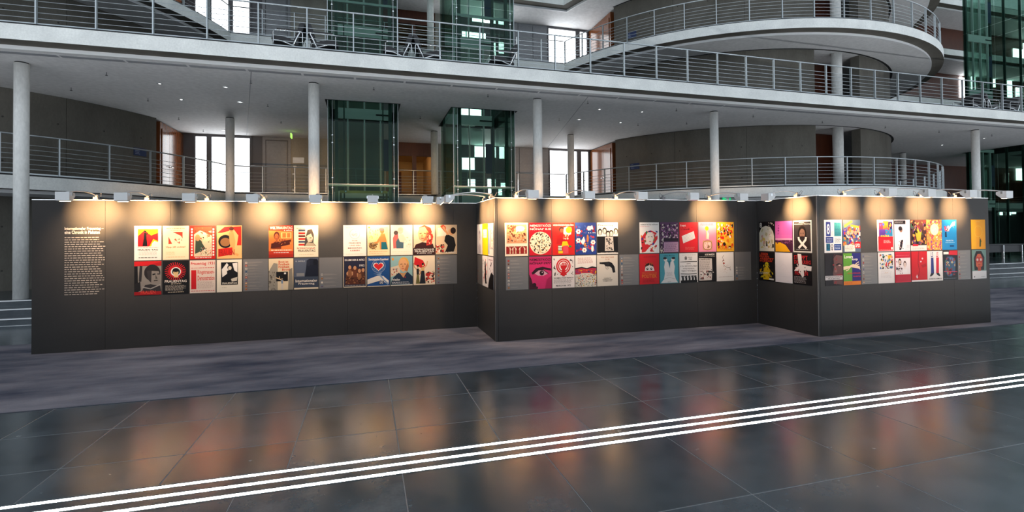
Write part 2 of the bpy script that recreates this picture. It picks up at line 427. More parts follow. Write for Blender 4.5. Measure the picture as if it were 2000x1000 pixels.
# uneven glowing panes added behind the right lift for reflections in its glass
for (xa, xb, za, zb) in ((4.20, 5.16, 6.95, 7.67), (4.31, 6.25, 6.55, 6.86), (4.83, 5.83, 5.46, 5.95), (6.01, 6.25, 5.43, 5.97), (4.23, 4.82, 4.86, 5.40), (4.48, 4.84, 4.07, 4.42), (4.60, 4.84, 3.62, 4.05),
                         (5.43, 5.80, 4.07, 4.44), (5.46, 5.74, 3.60, 4.05), (6.07, 6.28, 4.02, 4.28), (5.95, 6.12, 3.61, 4.0),
                         (4.77, 5.88, 11.78, 12.5), (6.03, 6.29, 11.78, 12.5), (4.28, 5.39, 10.92, 11.28), (4.80, 5.87, 10.0, 10.88), (6.03, 6.28, 10.4, 10.93), (4.30, 4.78, 10.2, 10.85)):
    wn += 1
    w = G().box((xa, Y_BACK-.02, za), (xb, Y_BACK, zb)).build('window_%d' % wn, m_bright); tag(w, 'bright window pane seen through the right glass lift', kind='structure')
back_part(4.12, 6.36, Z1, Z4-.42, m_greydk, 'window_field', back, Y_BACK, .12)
# doors of grey lacquer left of the left lift
for di, z0 in enumerate((Z1, Z3)):
    d = empty('door_%d' % (di+1), (-3.56, Y_BACK, z0)); tag(d, ('grey lacquered double framed door on the lower gallery', 'grey lacquered door on the upper gallery')[di], kind='structure')
    G().box((-.54, -.03, 0), (.54, .1, 2.52)).build('door_frame', m_grey, d)
    G().bbox((-.37, -.055, .01), (.37, -.02, 2.34), .006).build('door_leaf', m_grey, d)
    G().box((-.43, -.036, .0), (-.40, -.028, 2.42)).box((.40, -.036, 0), (.43, -.028, 2.42)).box((-.43, -.036, 2.38), (.43, -.028, 2.42)).build('shadow_joint', m_greydk, d)
    G().tube([(.32, -.06, 1.02), (.32, -.10, 1.02), (.20, -.10, 1.02)], .012).build('door_handle', m_chrome, d)
# corridor behind the opening, warm lit
cor = empty('wall_corridor'); tag(cor, 'warm beige corridor between the lifts behind the gallery', kind='structure')
for z0 in (Z1, Z3):
    g = G().box((.65, Y_BACK+.12, z0), (.75, 28, z0+2.5)).box((3.05, Y_BACK+.12, z0), (3.15, 28, z0+2.5)).box((.65, 28, z0), (3.15, 28.1, z0+2.5)).box((.65, Y_BACK+.12, z0+2.45), (3.15, 28, z0+2.5))
    g.build('corridor_lining', m_beige, cor)
    G().box((1.98, Y_BACK-.05, z0), (2.16, Y_BACK+.12, z0+1.95)).build('opening_post', m_wooddark, cor)
    G().box((1.3, 27.9, z0), (1.85, 28.0, z0+1.9)).build('corridor_door', m_wood, cor)
    if z0 == Z1: o = G().box((1.2, 25.0, z0+2.42), (2.6, 25.15, z0+2.45)).build('corridor_lamp', plain('warm_tube', (1, .8, .5), .4, emit=(1, .62, .28), estr=14), cor)
# wood door boxes beside the drums
for sgn, nm in ((-1, 'left'), (1, 'right')):
    for zi, (z0, z1) in enumerate(((Z1, Z2-.42), (Z3, Z4-.42))):
        r = empty('door_%d' % (3+zi+(2 if sgn > 0 else 0)), (AX+sgn*8.81, 20.28, z0))
        tag(r, 'orange veneered door box beside the %s round room on the %s gallery' % (nm, ('lower', 'upper')[zi]), kind='structure')
        h = z1-z0
        G().box((min(0, sgn*1.2), 0, 0), (max(0, sgn*1.2), .08, h-.05)).build('veneer_front', m_wood, r)
        G().box((min(0, sgn*.08), .08, 0), (max(0, sgn*.08), 2.32, h-.05)).build('veneer_side', m_wood, r)
        for j, (ya, yb) in enumerate(((.12, .80), (.81, 1.49))):
            lf = G().bbox((min(-sgn*.03, 0), ya, .02), (max(-sgn*.03, 0), yb, 2.28), .004).build('door_leaf', m_wood, r)
            G().tube([(-sgn*.03, (.74, .87)[j], 1.0), (-sgn*.08, (.74, .87)[j], 1.0), (-sgn*.08, (.62, .99)[j], 1.0)], .012).build('door_handle', m_chrome, lf)
# far bay, beyond the right round room
far = empty('wall_far_bay'); tag(far, 'dim veneered back wall of the gallery bay at far right', kind='structure')
for z0, z1 in LV:
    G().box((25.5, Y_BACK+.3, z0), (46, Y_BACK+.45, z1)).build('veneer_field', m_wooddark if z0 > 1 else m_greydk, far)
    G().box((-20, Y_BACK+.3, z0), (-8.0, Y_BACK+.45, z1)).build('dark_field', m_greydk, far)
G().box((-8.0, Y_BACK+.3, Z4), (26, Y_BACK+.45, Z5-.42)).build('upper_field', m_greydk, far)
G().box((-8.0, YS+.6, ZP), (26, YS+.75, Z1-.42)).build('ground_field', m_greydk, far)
# daylight panes at the far end of that bay
FARWIN = [(1876, 1879, 150, 190), (1882, 1885, 152, 190), (1898.5, 1904, 122, 180), (1941, 1943.5, 130, 170), (1955, 1958, 112, 125), (1969, 1976, 128, 190), (1981, 1999, 97, 158), (2001, 2040, 90, 158), (1985, 1998, 172, 192), (1986, 1999, 318, 352), (1968, 1970, 338, 356), (1905, 1908, 338, 352), (1954, 1958, 396, 420), (1968, 1974, 396, 420), (1977, 1984, 396, 418)]
for (ua, ub, va, vb) in FARWIN:
    a = at_y(ua, vb, Y_BACK+.25); b = at_y(ub, va, Y_BACK+.25); wn += 1
    w = G().box((a.x, Y_BACK+.25, a.z), (b.x, Y_BACK+.29, b.z)).build('window_%d' % wn, m_bright); tag(w, 'narrow daylight slit behind the far right glass lift', kind='structure')
# ---- columns ----------------------------------------------------------------
def column(x, y, z0, z1, label, group):
    c = empty('concrete_column', (x, y, z0)); tag(c, label, 'column', group)
    G().lathe((0, 0, 0), [(.14, .01), (.14, z1-z0-.03)], 32).build('shaft', m_column, c, True)
    G().lathe((0, 0, z1-z0-.03), [(.125, 0), (.125, .03)], 24).build('shadow_ring', m_dark, c)
    G().lathe((0, 0, 0), [(.15, 0), (.15, .012)], 24).build('base_ring', m_greydk, c)
for x, lab in ((AX-9.6, 'round concrete column at the far left edge beside the text wall'), (AX-3.2, 'round concrete column just left of the left glass lift'), (AX+3.2, 'round concrete column just right of the right glass lift'),
               (AX+9.6, 'round concrete column standing before the right drum wall'), (AX+22.4, 'round concrete column at far right beyond the curved gallery')):
    column(x, 14.40, ZP, Z2-.42, lab, 'front row of tall columns')
for x, y, lab in ((AX-6.38, 19.3, 'set back column in front of the left bright windows'), (AX+6.38, 19.3, 'set back column in front of the right bright window'), (2.62, 19.9, 'dim column between the two glass lifts beside the corridor'), (AX+25.6, 19.6, 'set back column behind the curved railing at right')):
    column(x, y, Z1 if y > 19.5 else ZP, Z2-.42, lab, 'set back columns')
for x, lab in ((2.62, 'dim column between the lifts on the upper gallery'),):
    column(x, 20.9, Z3, Z4-.42, lab, 'set back columns')
# ================================================================== RAILINGS
ROD_Z = (.80, .68, .557, .433, .308, .185)
def railing(path, posts, z, label, inset_note=None):
    """path: dense 2d polyline, posts: list of (x, y, angle)"""
    root = empty('gallery_railing', (0, 0, z)); tag(root, label, 'railing', 'steel rod railings of the galleries')
    G().tube([(x, y, 1.05) for x, y in path], .021, 8).build('handrail', m_rail, root, True)
    for rz in ROD_Z: G().tube([(x, y, rz) for x, y in path], .0075, 5).build('rod', m_rail, root, True)
    v = []; f = []; n = len(path)
    for (x, y) in path: v += [(x, y, .012), (x, y, .085)]
    for i in range(n-1): f.append((2*i, 2*i+2, 2*i+3, 2*i+1))
    kp = mk('kick_plate', v, f, m_rail, root)
    md = kp.modifiers.new('thickness', 'SOLIDIFY'); md.thickness = .012
    me = bpy.data.meshes.new('post'); g = G().box((-.014, -.032, -.02), (.014, .032, 1.04)); me.from_pydata(g.v, [], g.f); me.materials.append(m_rail)
    for (x, y, a) in posts:
        p = bpy.data.objects.new('post', me); COL.objects.link(p); p.location = (x, y, 0); p.rotation_euler = (0, 0, a); p.parent = root
xs = [1.88+1.085*k for k in range(-14, 30)]
railing([(xs[0]-.5, Y_L2+.09), (xs[-1]+.5, Y_L2+.09)], [(x, Y_L2+.09, 0) for x in xs], Z2, 'long straight steel rod railing on the middle gallery crossing the picture')
RAIL_IN = .10
def arc_rail(cx, a0, a1, z, label, step=1.085):
    r = R_EDGE-RAIL_IN; n = max(24, int((a1-a0)*r/.18)); path = arc_pts(cx, r, a0, a1, n); k = int((a1-a0)*r/step)
    posts = [(cx+r*cos(a), RCY+r*sin(a), a+pi/2) for a in (a0+(a1-a0)*i/k for i in range(k+1))]
    railing(path, posts, z, label)
a0, a1 = rot_range(RAIL_IN)
for z, w in ((Z1, 'lower'), (Z3, 'upper')):
    arc_rail(ROT[0], a0+1.0, a1, z, 'curved steel rod railing of the %s gallery round the left drum' % w)
    arc_rail(ROT[1], a0, a1, z, 'curved steel rod railing of the %s gallery round the right drum' % w)
    xa = ROT[0]+sqrt((R_EDGE-RAIL_IN)**2-(RCY-YS-RAIL_IN)**2); xb = ROT[1]-(xa-ROT[0])
    k = 12; ps = [(xa+(xb-xa)*i/k, YS+RAIL_IN, 0) for i in range(1, k)]
    railing([(xa+.05, YS+RAIL_IN), (xb-.05, YS+RAIL_IN)], ps, z, 'short straight steel rod railing of the %s gallery behind the lifts' % w)

# ================================================================== GLASS LIFTS
def lift(x0, x1, label, group, front=True, car=None):
    r = empty('glass_lift', ((x0+x1)/2, SY0, ZP)); tag(r, label, 'elevator', group)
    hx = (x1-x0)/2-.05; D = SY1-SY0-.10; H = Z4+2.2-ZP
    def P(name, a, b, mat): return G().box(a, b).build(name, mat, r)
    lv = [0, Z1-ZP, Z2-ZP, Z3-ZP, Z4-ZP, H]
    for i in range(len(lv)-1):
        za, zb = lv[i]+.015, lv[i+1]-.015
        P('front_pane', (-hx, .05, za), (hx, .062, zb), m_glass)
        P('side_pane', (-hx-.006, .07, za), (-hx+.006, D/2-.01, zb), m_glass); P('side_pane', (-hx-.006, D/2+.01, za), (-hx+.006, D, zb), m_glass)
        P('side_pane', (hx-.006, .07, za), (hx+.006, D/2-.01, zb), m_glass); P('side_pane', (hx-.006, D/2+.01, za), (hx+.006, D, zb), m_glass)
    for sx in (-1, 1):
        P('corner_post', (sx*(hx-.24)-.045, .16, 0), (sx*(hx-.24)+.045, .26, H), m_greensteel)
        P('rear_post', (sx*(hx-.10)-.05, D-.12, 0), (sx*(hx-.10)+.05, D, H), m_greensteel)
        P('guide_rail', (sx*(hx-.42)-.02, 1.2, 0), (sx*(hx-.42)+.02, 1.3, H), m_greensteel)
        P('edge_fin', (sx*hx-.008, .03, 0), (sx*hx+.008, .05, H), m_rail)
        P('edge_fin', (sx*(hx-.13)-.006, .02, 0), (sx*(hx-.13)+.006, .045, H), m_rail)
    for z in (Z1-ZP-.03, Z3-ZP-.30):
        P('cross_beam', (-hx+.02, .10, z-.035), (hx-.02, .17, z+.035), m_steel)
    # landing doors at the back with steel posts, lintel cladding at each slab
    for i, z in enumerate((Z1, Z2, Z3, Z4)):
        z -= ZP
        P('lintel', (-hx+.14, D-.16, z-.38), (hx-.14, D-.10, z+.0), m_liftsteel)
        lt = P('lintel_slot', (hx-.62, D-.175, z-.22), (hx-.14, D-.158, z-.17), m_dark)
        for x in (-.55, 0.02, .58):
            P('door_post', (x-.024, D-.19, z), (x+.024, D-.10, z+2.58), m_liftsteel)
        for xa, xb in ((-hx+.14, -.60), (-.50, -.03), (.07, .53)):
            P('landing_door', (xa, D-.12, z+.02), (xb, D-.10, z+2.56), m_glass2)
        P('level_sign', (.64, D-.17, z+.75), (hx-.14, D-.15, z+1.9), m_blue)
    # point fittings
    fm = bpy.data.meshes.new('glass_fitting'); g = G().lathe((0, 0, 0), [(.010, -.03), (.034, -.022), (.034, .012), (.02, .03)], 10); fm.from_pydata(g.v, [], g.f); fm.materials.append(m_chrome)
    for z in (Z1-ZP-.12, Z1-ZP+.18, Z1-ZP+1.25, Z1-ZP+1.48, Z2-ZP-.25, Z3-ZP-.48, Z3-ZP-.12):
        for sx in (-1, 1):
            o = bpy.data.objects.new('glass_fitting', fm); COL.objects.link(o); o.parent = r; o.location = (sx*(hx-.13), .03, z); o.rotation_euler = (pi/2, 0, 0)
    return r, hx, D
LG = 'glass lift shafts'
lift(*SHAFT[0], 'dark green glass lift shaft, the left one of the central pair', LG)
lift(*SHAFT[1], 'dark green glass lift shaft with bright panes behind, right of the central pair', LG)
lift(*SHAFT[2], 'dark green glass lift shaft at the far right edge of the picture', LG)
# lift car whose roof shows above the exhibition wall
car = empty('lift_car', (AX-1.92, 17.3, ZP)); tag(car, 'olive lift car inside the left glass shaft, only its roof frame showing', 'lift car')
G().bbox((-.70, -.75, .1), (.70, .75, 2.45), .02).build('cabin', m_olive, car)
G().box((-.73, -.78, 2.47), (.73, -.70, 2.60)).box((-.73, .70, 2.47), (.73, .78, 2.60)).box((-.73, -.70, 2.47), (-.66, .70, 2.60)).box((.66, -.70, 2.47), (.73, .70, 2.60)).build('roof_frame', m_olive, car)
G().box((-.73, -.80, 2.76), (.73, -.75, 2.84)).build('roof_beam', plain('pale_olive', (.30, .33, .10), .45), car)
for sx in (-1, 1):
    G().box((sx*.70-.03, -.79, 2.45), (sx*.70+.03, -.74, 2.80)).build('roof_post', m_olive, car)
    G().lathe((sx*.55, -.81, 2.80), [(.04, -.02), (.04, .03)], 12).build('buffer', m_chrome, car)
# landings joining the lifts to the galleries
for z in (Z1, Z3):
    for a, b in SHAFT[:2]:
        o = G().box((a+.04, SY1+.02, z-.30), (b-.04, YS-.01, z-.005)).build('trim_landing', m_fascia); tag(o, 'landing slab between a glass lift and the gallery', kind='structure')

# ================================================================== ARMCHAIRS
def cushion(pts, y0, y1, name, parent, mat, c=.03):
    """side profile (x, z) extruded across y with rounded edges"""
    bm = bmesh.new(); n = len(pts)
    lo = [bm.verts.new((x, y0, z)) for x, z in pts]; hi = [bm.verts.new((x, y1, z)) for x, z in pts]
    bm.faces.new(lo); bm.faces.new(hi[::-1])
    for i in range(n): bm.faces.new((lo[i], hi[i], hi[(i+1) % n], lo[(i+1) % n])[::-1])
    bmesh.ops.recalc_face_normals(bm, faces=bm.faces[:])
    bmesh.ops.bevel(bm, geom=bm.edges[:], offset=c, segments=2, affect='EDGES', profile=.5)
    me = bpy.data.meshes.new(name); bm.to_mesh(me); bm.free(); me.materials.append(mat)
    for p in me.polygons: p.use_smooth = True
    o = bpy.data.objects.new(name, me); COL.objects.link(o); o.parent = parent; return o
def armchair():
    """faces -x; origin at the floor under the back"""
    r = empty('lounge_armchair')
    cushion([(-.76, .30), (-.72, .40), (-.60, .42), (-.36, .36), (-.14, .28), (-.10, .20), (-.18, .17), (-.40, .24), (-.62, .28)], -.30, .30, 'seat', r, m_leather, .025)
    cushion([(-.26, .26), (-.16, .22), (.02, .70), (.01, .79), (-.06, .81), (-.12, .74)], -.30, .30, 'backrest', r, m_leather, .03)
    for sy in (-1, 1):
        y = sy*.345
        G().tube([(-.70, y, .0), (-.70, y, .47), (-.67, y, .51), (-.62, y, .52), (-.10, y, .52), (-.05, y, .51), (-.03, y, .47), (-.03, y, .0)], .011, 8).build('arm_frame', m_chrome, r, True)
        G().tube([(-.09, y, .505), (-.14, y, .40), (-.30, y, .05)], .018, 8).build('brace', m_chrome, r, True)
        G().tube([(-.70, y, .26), (-.50, y, .25), (-.20, y, .14)], .016, 8).build('seat_rail', m_chrome, r, True)
        G().bbox((-.62, y-.03, .525), (-.12, y+.03, .555), .012).build('armrest', m_leather, r)
    return r
def copy_tree(o, parent=None):
    c = o.copy(); COL.objects.link(c)
    if parent: c.parent = parent
    for ch in [x for x in bpy.data.objects if x.parent == o]: copy_tree(ch, c)
    return c
proto = armchair(); first = True
for x, y, a, lab in ((-1.47, 13.62, 0, 'black leather armchair with chrome frame facing left, in the pair left of the left lift'),
                     (-1.42, 13.62, pi, 'black leather armchair with chrome frame facing right, in the pair left of the left lift'),
                     (1.20, 13.70, 0, 'black leather armchair facing left, in the pair between the two glass lifts'),
                     (1.24, 13.70, pi, 'black leather armchair facing right, in the pair between the two glass lifts'),
                     (4.12, 13.62, 0, 'single black leather armchair facing left before the right glass lift'),
                     (23.2, 13.75, 0, 'black leather armchair facing left at far right on the middle gallery'),
                     (23.3, 13.75, pi, 'black leather armchair facing right at far right on the middle gallery'),
                     (25.3, 13.75, 0, 'black leather armchair nearest the right edge on the middle gallery')):
    o = proto if first else copy_tree(proto); first = False
    o.location = (x, y, Z2); o.rotation_euler = (0, 0, a); tag(o, lab, 'armchair', 'armchairs on the middle gallery')
# black table on the landing at far right
bn = empty('side_table', (26.6, 15.9, ZP)); tag(bn, 'long black table with chrome legs on the landing at far right', 'table')
G().bbox((-2.6, -.4, .70), (2.6, .4, .75), .01).build('tabletop', m_leather, bn)
G().box((-2.5, -.34, .38), (2.5, -.32, .70)).build('apron', m_leather, bn)
for sx in (-2.45, -1.2, .0, 1.2, 2.45):
    for sy in (-.38, .36): G().box((sx-.025, sy-.02, 0), (sx+.025, sy+.02, .70)).build('leg', m_chrome, bn)

# ================================================================== SIGNS, CEILING POINTS
def drum_sign(cx, ang, z, label):
    r = R_WALL+.012; p = Vector((cx+r*cos(ang), RCY+r*sin(ang), z))
    o = empty('room_sign', p, ang+pi/2); tag(o, label, 'sign', 'dark blue room signs')
    G().bbox((-.22, -.012, -.13), (.22, .012, .13), .004).build('plate', m_blue, o)
    g = G(); rnd = random.Random(3)
    for k in range(4): g.box((-.18, -.0145, .07-k*.05), (-.18+rnd.uniform(.08, .22), -.012, .085-k*.05))
    g.build('print_lines', plain('sign_print', (.30, .36, .50), .5), o)
def ang_of(p, cx): return atan2(p.y-RCY, p.x-cx)
def on_drum(u, v, cx):
    d = ray(u, v); o = Vector((0, 0, CAM_H)); A = d.x**2+d.y**2; B = 2*(d.x*(-cx)+d.y*(-RCY)); C = cx*cx+RCY*RCY-R_WALL**2
    t = (-B-sqrt(B*B-4*A*C))/(2*A); return o+d*t
for (u, v, cx, lab) in ((273, 297, ROT[0], 'small dark blue room sign on the left drum wall'), (1240, 325, ROT[1], 'small dark blue room sign on the right drum wall, lower gallery'), (1234, 69, ROT[1], 'small dark blue room sign on the right drum wall, upper gallery')):
    p = on_drum(u, v, cx); drum_sign(cx, ang_of(p, cx), p.z, lab)
p = at_y(583, 313, Y_BACK-.02)
o = G().bbox((p.x-.22, Y_BACK-.025, p.z-.12), (p.x+.22, Y_BACK-.004, p.z+.12), .004).build('wall_plaque', m_steel); tag(o, 'brushed steel plaque beside the grey door, left of the lift', 'sign')
for (u, v, lab, s) in ((576, 326, 'white call panel under the steel plaque', .06), (573.5, 340, 'small white square switch below the call panel', .045), (573, 371, 'small white socket low on the wall beside the grey door', .05)):
    p = at_y(u, v, Y_BACK); o = G().bbox((p.x-s, Y_BACK-.02, p.z-s*.8), (p.x+s, Y_BACK-.003, p.z+s*.8), .003).build('wall_switch', m_white); tag(o, lab, 'switch')
p = at_y(1419, 388, 15.2)
o = empty('exit_sign', p); tag(o, 'green emergency exit sign under the gallery behind the middle wall', 'exit sign')
G().bbox((-.17, -.02, -.085), (.17, .02, .085), .004).build('box', m_green, o); G().box((-.17, -.012, .085), (-.16, .012, .12)).box((.16, -.012, .085), (.17, .012, .12)).build('hanger', m_steel, o)
G().box((-.02, -.024, -.05), (.10, -.0205, .05)).box((-.11, -.024, -.012), (-.02, -.0205, .012)).build('pictogram', m_white, o)
p = at_z(569, 256, Z2-.42)
o = empty('exit_sign', (p.x, p.y, Z2-.42)); tag(o, 'small yellow green escape sign hanging edge on from the soffit near the grey door', 'exit sign')
G().box((-.006, -.006, -.10), (.006, .006, 0)).build('hanger', m_steel, o); G().bbox((-.02, -.15, -.28), (.02, .15, -.10), .004).build('box', plain('sign_lime', (.3, .7, .1), .4, emit=(.45, .9, .15), estr=1.2), o)
DL = [(312, 163), (354, 194), (441, 170), (469, 199), (437, 254), (1171, 213), (1254, 218), (1131, 233), (1212, 239), (1922, 270), (1840, 283)]
DLN = ('leftmost of the lit pair before the left drum', 'below the leftmost one, before the left drum', 'above the left set back column', 'just right above the left set back column', 'close to the left windows', 'right of the tall column by the right lift', 'nearest the right drum, upper', 'above the right set back column', 'before the right drum, lower', 'rightmost, beside the far right column', 'dim one left of the far right column')
for (u, v), nm in zip(DL, DLN):
    p = at_z(u, v, Z2-.42); o = empty('ceiling_downlight', p); tag(o, 'small round ceiling downlight, '+nm, 'ceiling light', 'downlights in the white soffit')
    G().lathe((0, 0, 0), [(.075, -.010), (.075, 0)], 16).build('ring', m_steel, o); G().lathe((0, 0, 0), [(.030, -.013), (.030, -.009)], 14).build('lens', m_downl, o)
SPK = [(208, 141), (139, 171), (289, 192), (349, 229), (397, 253), (490, 157), (523, 203), (549, 236), (730, 170), (821, 227), (953, 184), (1148, 197), (1092, 231), (1321, 212), (1246, 241), (1341, 238), (1471, 224), (1606, 236), (1729, 246), (1834, 255), (1937, 262)]
for i, (u, v) in enumerate(SPK):
    p = at_z(u, v, Z2-.42); o = empty('sprinkler_head', p); tag(o, 'tiny dark sprinkler head hanging from the white soffit', 'sprinkler', 'sprinkler heads in the white soffit')
    G().lathe((0, 0, -.07), [(.008, 0), (.008, .07)], 6).build('stem', m_greydk, o); G().lathe((0, 0, -.085), [(.028, 0), (.028, .012)], 8).build('rosette', m_greydk, o)
# ================================================================== EXHIBITION WALLS
HW = 2.5
XA, XB, XD, XF = -5.165, 2.130, 7.620, 11.980
Y1, Y2, Y3 = 9.856, 8.350, 6.921
WALLS = {'1': ('y', Y1), '2': ('y', Y2), '3': ('y', Y3), 'bc': ('x', XB), 'de': ('x', XD)}
def frame(w):
    ax, c = WALLS[w]
    return (Vector((0, c, 0)), 0.0) if ax == 'y' else (Vector((c, 0, 0)), -pi/2)
def wall_s(w, u, v):
    """pixel on a wall's face -> running coordinate along the wall (x, or -y on the short returns)"""
    ax, c = WALLS[w]
    return at_y(u, v, c).x if ax == 'y' else -at_x(u, v, c).y
def wall_z(w, u, v):
    ax, c = WALLS[w]
    return at_y(u, v, c).z if ax == 'y' else at_x(u, v, c).z
def partition(w, seams, label, corner=False):
    o, rz = frame(w); r = empty('exhibition_partition', o, rz); tag(r, label, 'display wall', 'charcoal exhibition walls')
    for a, b in zip(seams, seams[1:]):
        G().bbox((a+.0012, 0, .012), (b-.0012, .012, HW-.012), .0012).build('panel', m_panel, r)
    G().box((seams[0], .012, 0.010), (seams[-1], .042, HW-.006)).build('core', m_core, r)
    G().box((seams[0], -.003, HW-.012), (seams[-1], .045, HW)).build('top_rail', m_white, r)
    if corner: G().box((seams[-1]-.014, -.002, .012), (seams[-1]-.001, .0, HW-.012)).build('corner_profile', plain('dark_aluminium', (.16, .16, .165), .45, .3), r)
    return r
partition('1', [XA, -4.17, -3.23, -2.28, -1.32, -.35, .66, 1.66, XB], 'long left charcoal display wall with the white text block')
partition('bc', [-Y1, -9.35, -Y2], 'narrow charcoal return wall joining the left and middle display walls', True)
partition('2', [XB+.046, 3.17, 4.20, 5.21, 6.20, 7.16, XD], 'middle charcoal display wall with two poster groups')
partition('de', [-Y2, wall_s('de', 1549, 470), -Y3], 'short charcoal return wall with six posters, between the middle and right walls', True)
partition('3', [XD+.046, 8.16, 9.10, 10.04, 10.98, XF], 'right charcoal display wall ending at the hall')

# ---- clamp-on spotlights ----------------------------------------------------
def spotlight(w, s, arm, label, on=True):
    o, rz = frame(w)
    p = o+Matrix.Rotation(rz, 3, 'Z') @ Vector((s, 0, 0))
    r = empty('arm_spotlight', (p.x, p.y, HW+.001), rz); tag(r, label, 'spotlight', 'clamp on arm spotlights')
    # local: -y points away from the wall
    G().bbox((-.035, -.03, 0), (.035, .05, .045), .006).build('clamp', plain('clamp_grey', (.10, .10, .105), .5), r)
    G().lathe((0, .01, .045), [(.022, 0), (.022, .03), (.012, .04)], 12).build('clamp_knob', plain('clamp_grey', (.10, .10, .105), .5), r)
    n = 12; pts = []
    for i in range(n+1):
        t = i/n; pts.append((0, -.0-arm*t, .05+.055*sin(pi*(.15+.85*t))))
    G().tube(pts, .010, 8).build('arm', m_alu, r, True)
    G().tube([(.0, .03, .03), (.03, .07, .05), (.035, .10, .10), (.0, .11, .12), (-.03, .09, .07), (-.02, .06, .0)], .004, 6).build('cable', m_greydk, r, True)
    # head: wedge shaped flood housing hanging at the end of the arm
    y = -arm
    prof = [(y-.10, .05), (y-.10, -.075), (y-.03, -.085), (y+.055, -.01), (y+.055, .035), (y-.02, .055)]
    g = G(); n0 = 0; hw = .088
    g.v = [(-hw, a, b) for a, b in prof]+[(hw, a, b) for a, b in prof]; k = len(prof)
    g.f = [tuple(range(k)), tuple(range(2*k-1, k-1, -1))]+[((i+1) % k, i, k+i, k+(i+1) % k) for i in range(k)]
    hd = g.build('lamp_head', m_alu, r)
    a, b = prof[2], prof[3]
    nrm = Vector((0, -(b[1]-a[1]), (b[0]-a[0]))); nrm = Vector((0, (b[1]-a[1]), -(b[0]-a[0]))).normalized()*.003
    mk('lens', [(-hw*.8, a[0]+nrm.y+.006, a[1]+nrm.z), (hw*.8, a[0]+nrm.y+.006, a[1]+nrm.z), (hw*.8, b[0]+nrm.y-.006, b[1]+nrm.z), (-hw*.8, b[0]+nrm.y-.006, b[1]+nrm.z)], [(0, 1, 2, 3)], m_lamp if on else m_vent, hd)
    for q in (-hw-.012, hw): G().box((q, y-.05, .0), (q+.012, y-.02, .045)).build('bracket', m_chrome, hd)
    if on:
        for nm, size, pw, tz, rad in (('beam', 62, SPOT_CORE, -.21, .02), ('flood', 90, SPOT_WIDE, -.70, .05)):
            L = bpy.data.lights.new(nm, 'SPOT'); L.energy = pw; L.color = (1, .56, .23) if nm == 'beam' else (1, .68, .43); L.spot_size = radians(size); L.spot_blend = 1.0; L.shadow_soft_size = rad
            lo = bpy.data.objects.new(nm, L); COL.objects.link(lo); lo.parent = r
            src = Vector((0, y+.035, -.075)); dst = Vector((0, -.01, tz))
            lo.location = src; lo.rotation_euler = (dst-src).to_track_quat('-Z', 'Y').to_euler()
O1 = ('first from the left end', 'second from the left end', 'third from the left end', 'fourth from the left end', 'third from the right end', 'second from the right end', 'nearest the return wall')
for s, nm in zip((-4.30, -3.57, -2.67, -1.77, -.82, .107, 1.05), O1): spotlight('1', s, .86, 'silver arm spotlight on the long left wall, '+nm)
for s, nm, on in ((2.515, 'first from the left', True), (3.48, 'second from the left', True), (4.45, 'third from the left', True), (5.46, 'unlit, fourth from the left', False), (6.49, 'rightmost', True)):
    spotlight('2', s, .86, 'silver arm spotlight on the middle wall, '+nm, on)
for s, nm in zip((8.23, 9.11, 10.10, 11.02), ('first from the left', 'second from the left', 'third from the left', 'rightmost')): spotlight('3', s, .78, 'silver arm spotlight on the right wall, '+nm)
spotlight('de', wall_s('de', 1556, 392), .62, 'silver arm spotlight above the six poster return wall')
spotlight('bc', -8.62, .72, 'silver arm spotlight over the narrow return wall, front one'); spotlight('bc', -9.15, .80, 'silver arm spotlight over the narrow return wall, rear one')

# ================================================================== POSTERS
ZT0, ZT1, ZB0, ZB1 = 1.480, 2.062, .892, 1.462
def hexc(h):
    v = [int(h[i:i+2], 16)/255 for i in (0, 2, 4)]
    return tuple((c/12.92 if c <= .04045 else ((c+.055)/1.055)**2.4)*.40 for c in v)
def ink(h): return plain('print_'+h, hexc(h), .42, spec=.12)
W_, K_, R_, C_ = 'f4f0ea', '161416', 'd01f26', 'f0dfc2'
def bust(cx, cy, s, skin, hair, cloth, scarf=False):
    """simple head and shoulders in flat colours"""
    o = [('p', [(cx-.30*s, cy-.62*s), (cx-.27*s, cy-.36*s), (cx-.10*s, cy-.25*s), (cx+.10*s, cy-.25*s), (cx+.27*s, cy-.36*s), (cx+.30*s, cy-.62*s)], cloth)]
    o += [('e', cx, cy+.03*s, .185*s, .21*s, hair)]
    if scarf: o += [('p', [(cx-.18*s, cy), (cx-.2*s, cy-.30*s), (cx, cy-.38*s), (cx+.2*s, cy-.30*s), (cx+.18*s, cy)], hair)]
    o += [('r', cx-.06*s, cy-.30*s, cx+.06*s, cy-.10*s, skin), ('e', cx, cy-.03*s, .135*s, .17*s, skin)]
    o += [('e', cx-.055*s, cy-.005*s, .022*s, .010*s, hair if hair != skin else K_), ('e', cx+.055*s, cy-.005*s, .022*s, .010*s, hair if hair != skin else K_),
          ('r', cx-.045*s, cy-.115*s, cx+.045*s, cy-.100*s, 'a03028'), ('p', [(cx-.012*s, cy), (cx+.012*s, cy), (cx+.02*s, cy-.065*s), (cx-.02*s, cy-.065*s)], 'b07858' if skin not in (W_, 'e8d4b8') else 'c8b090')]
    return o
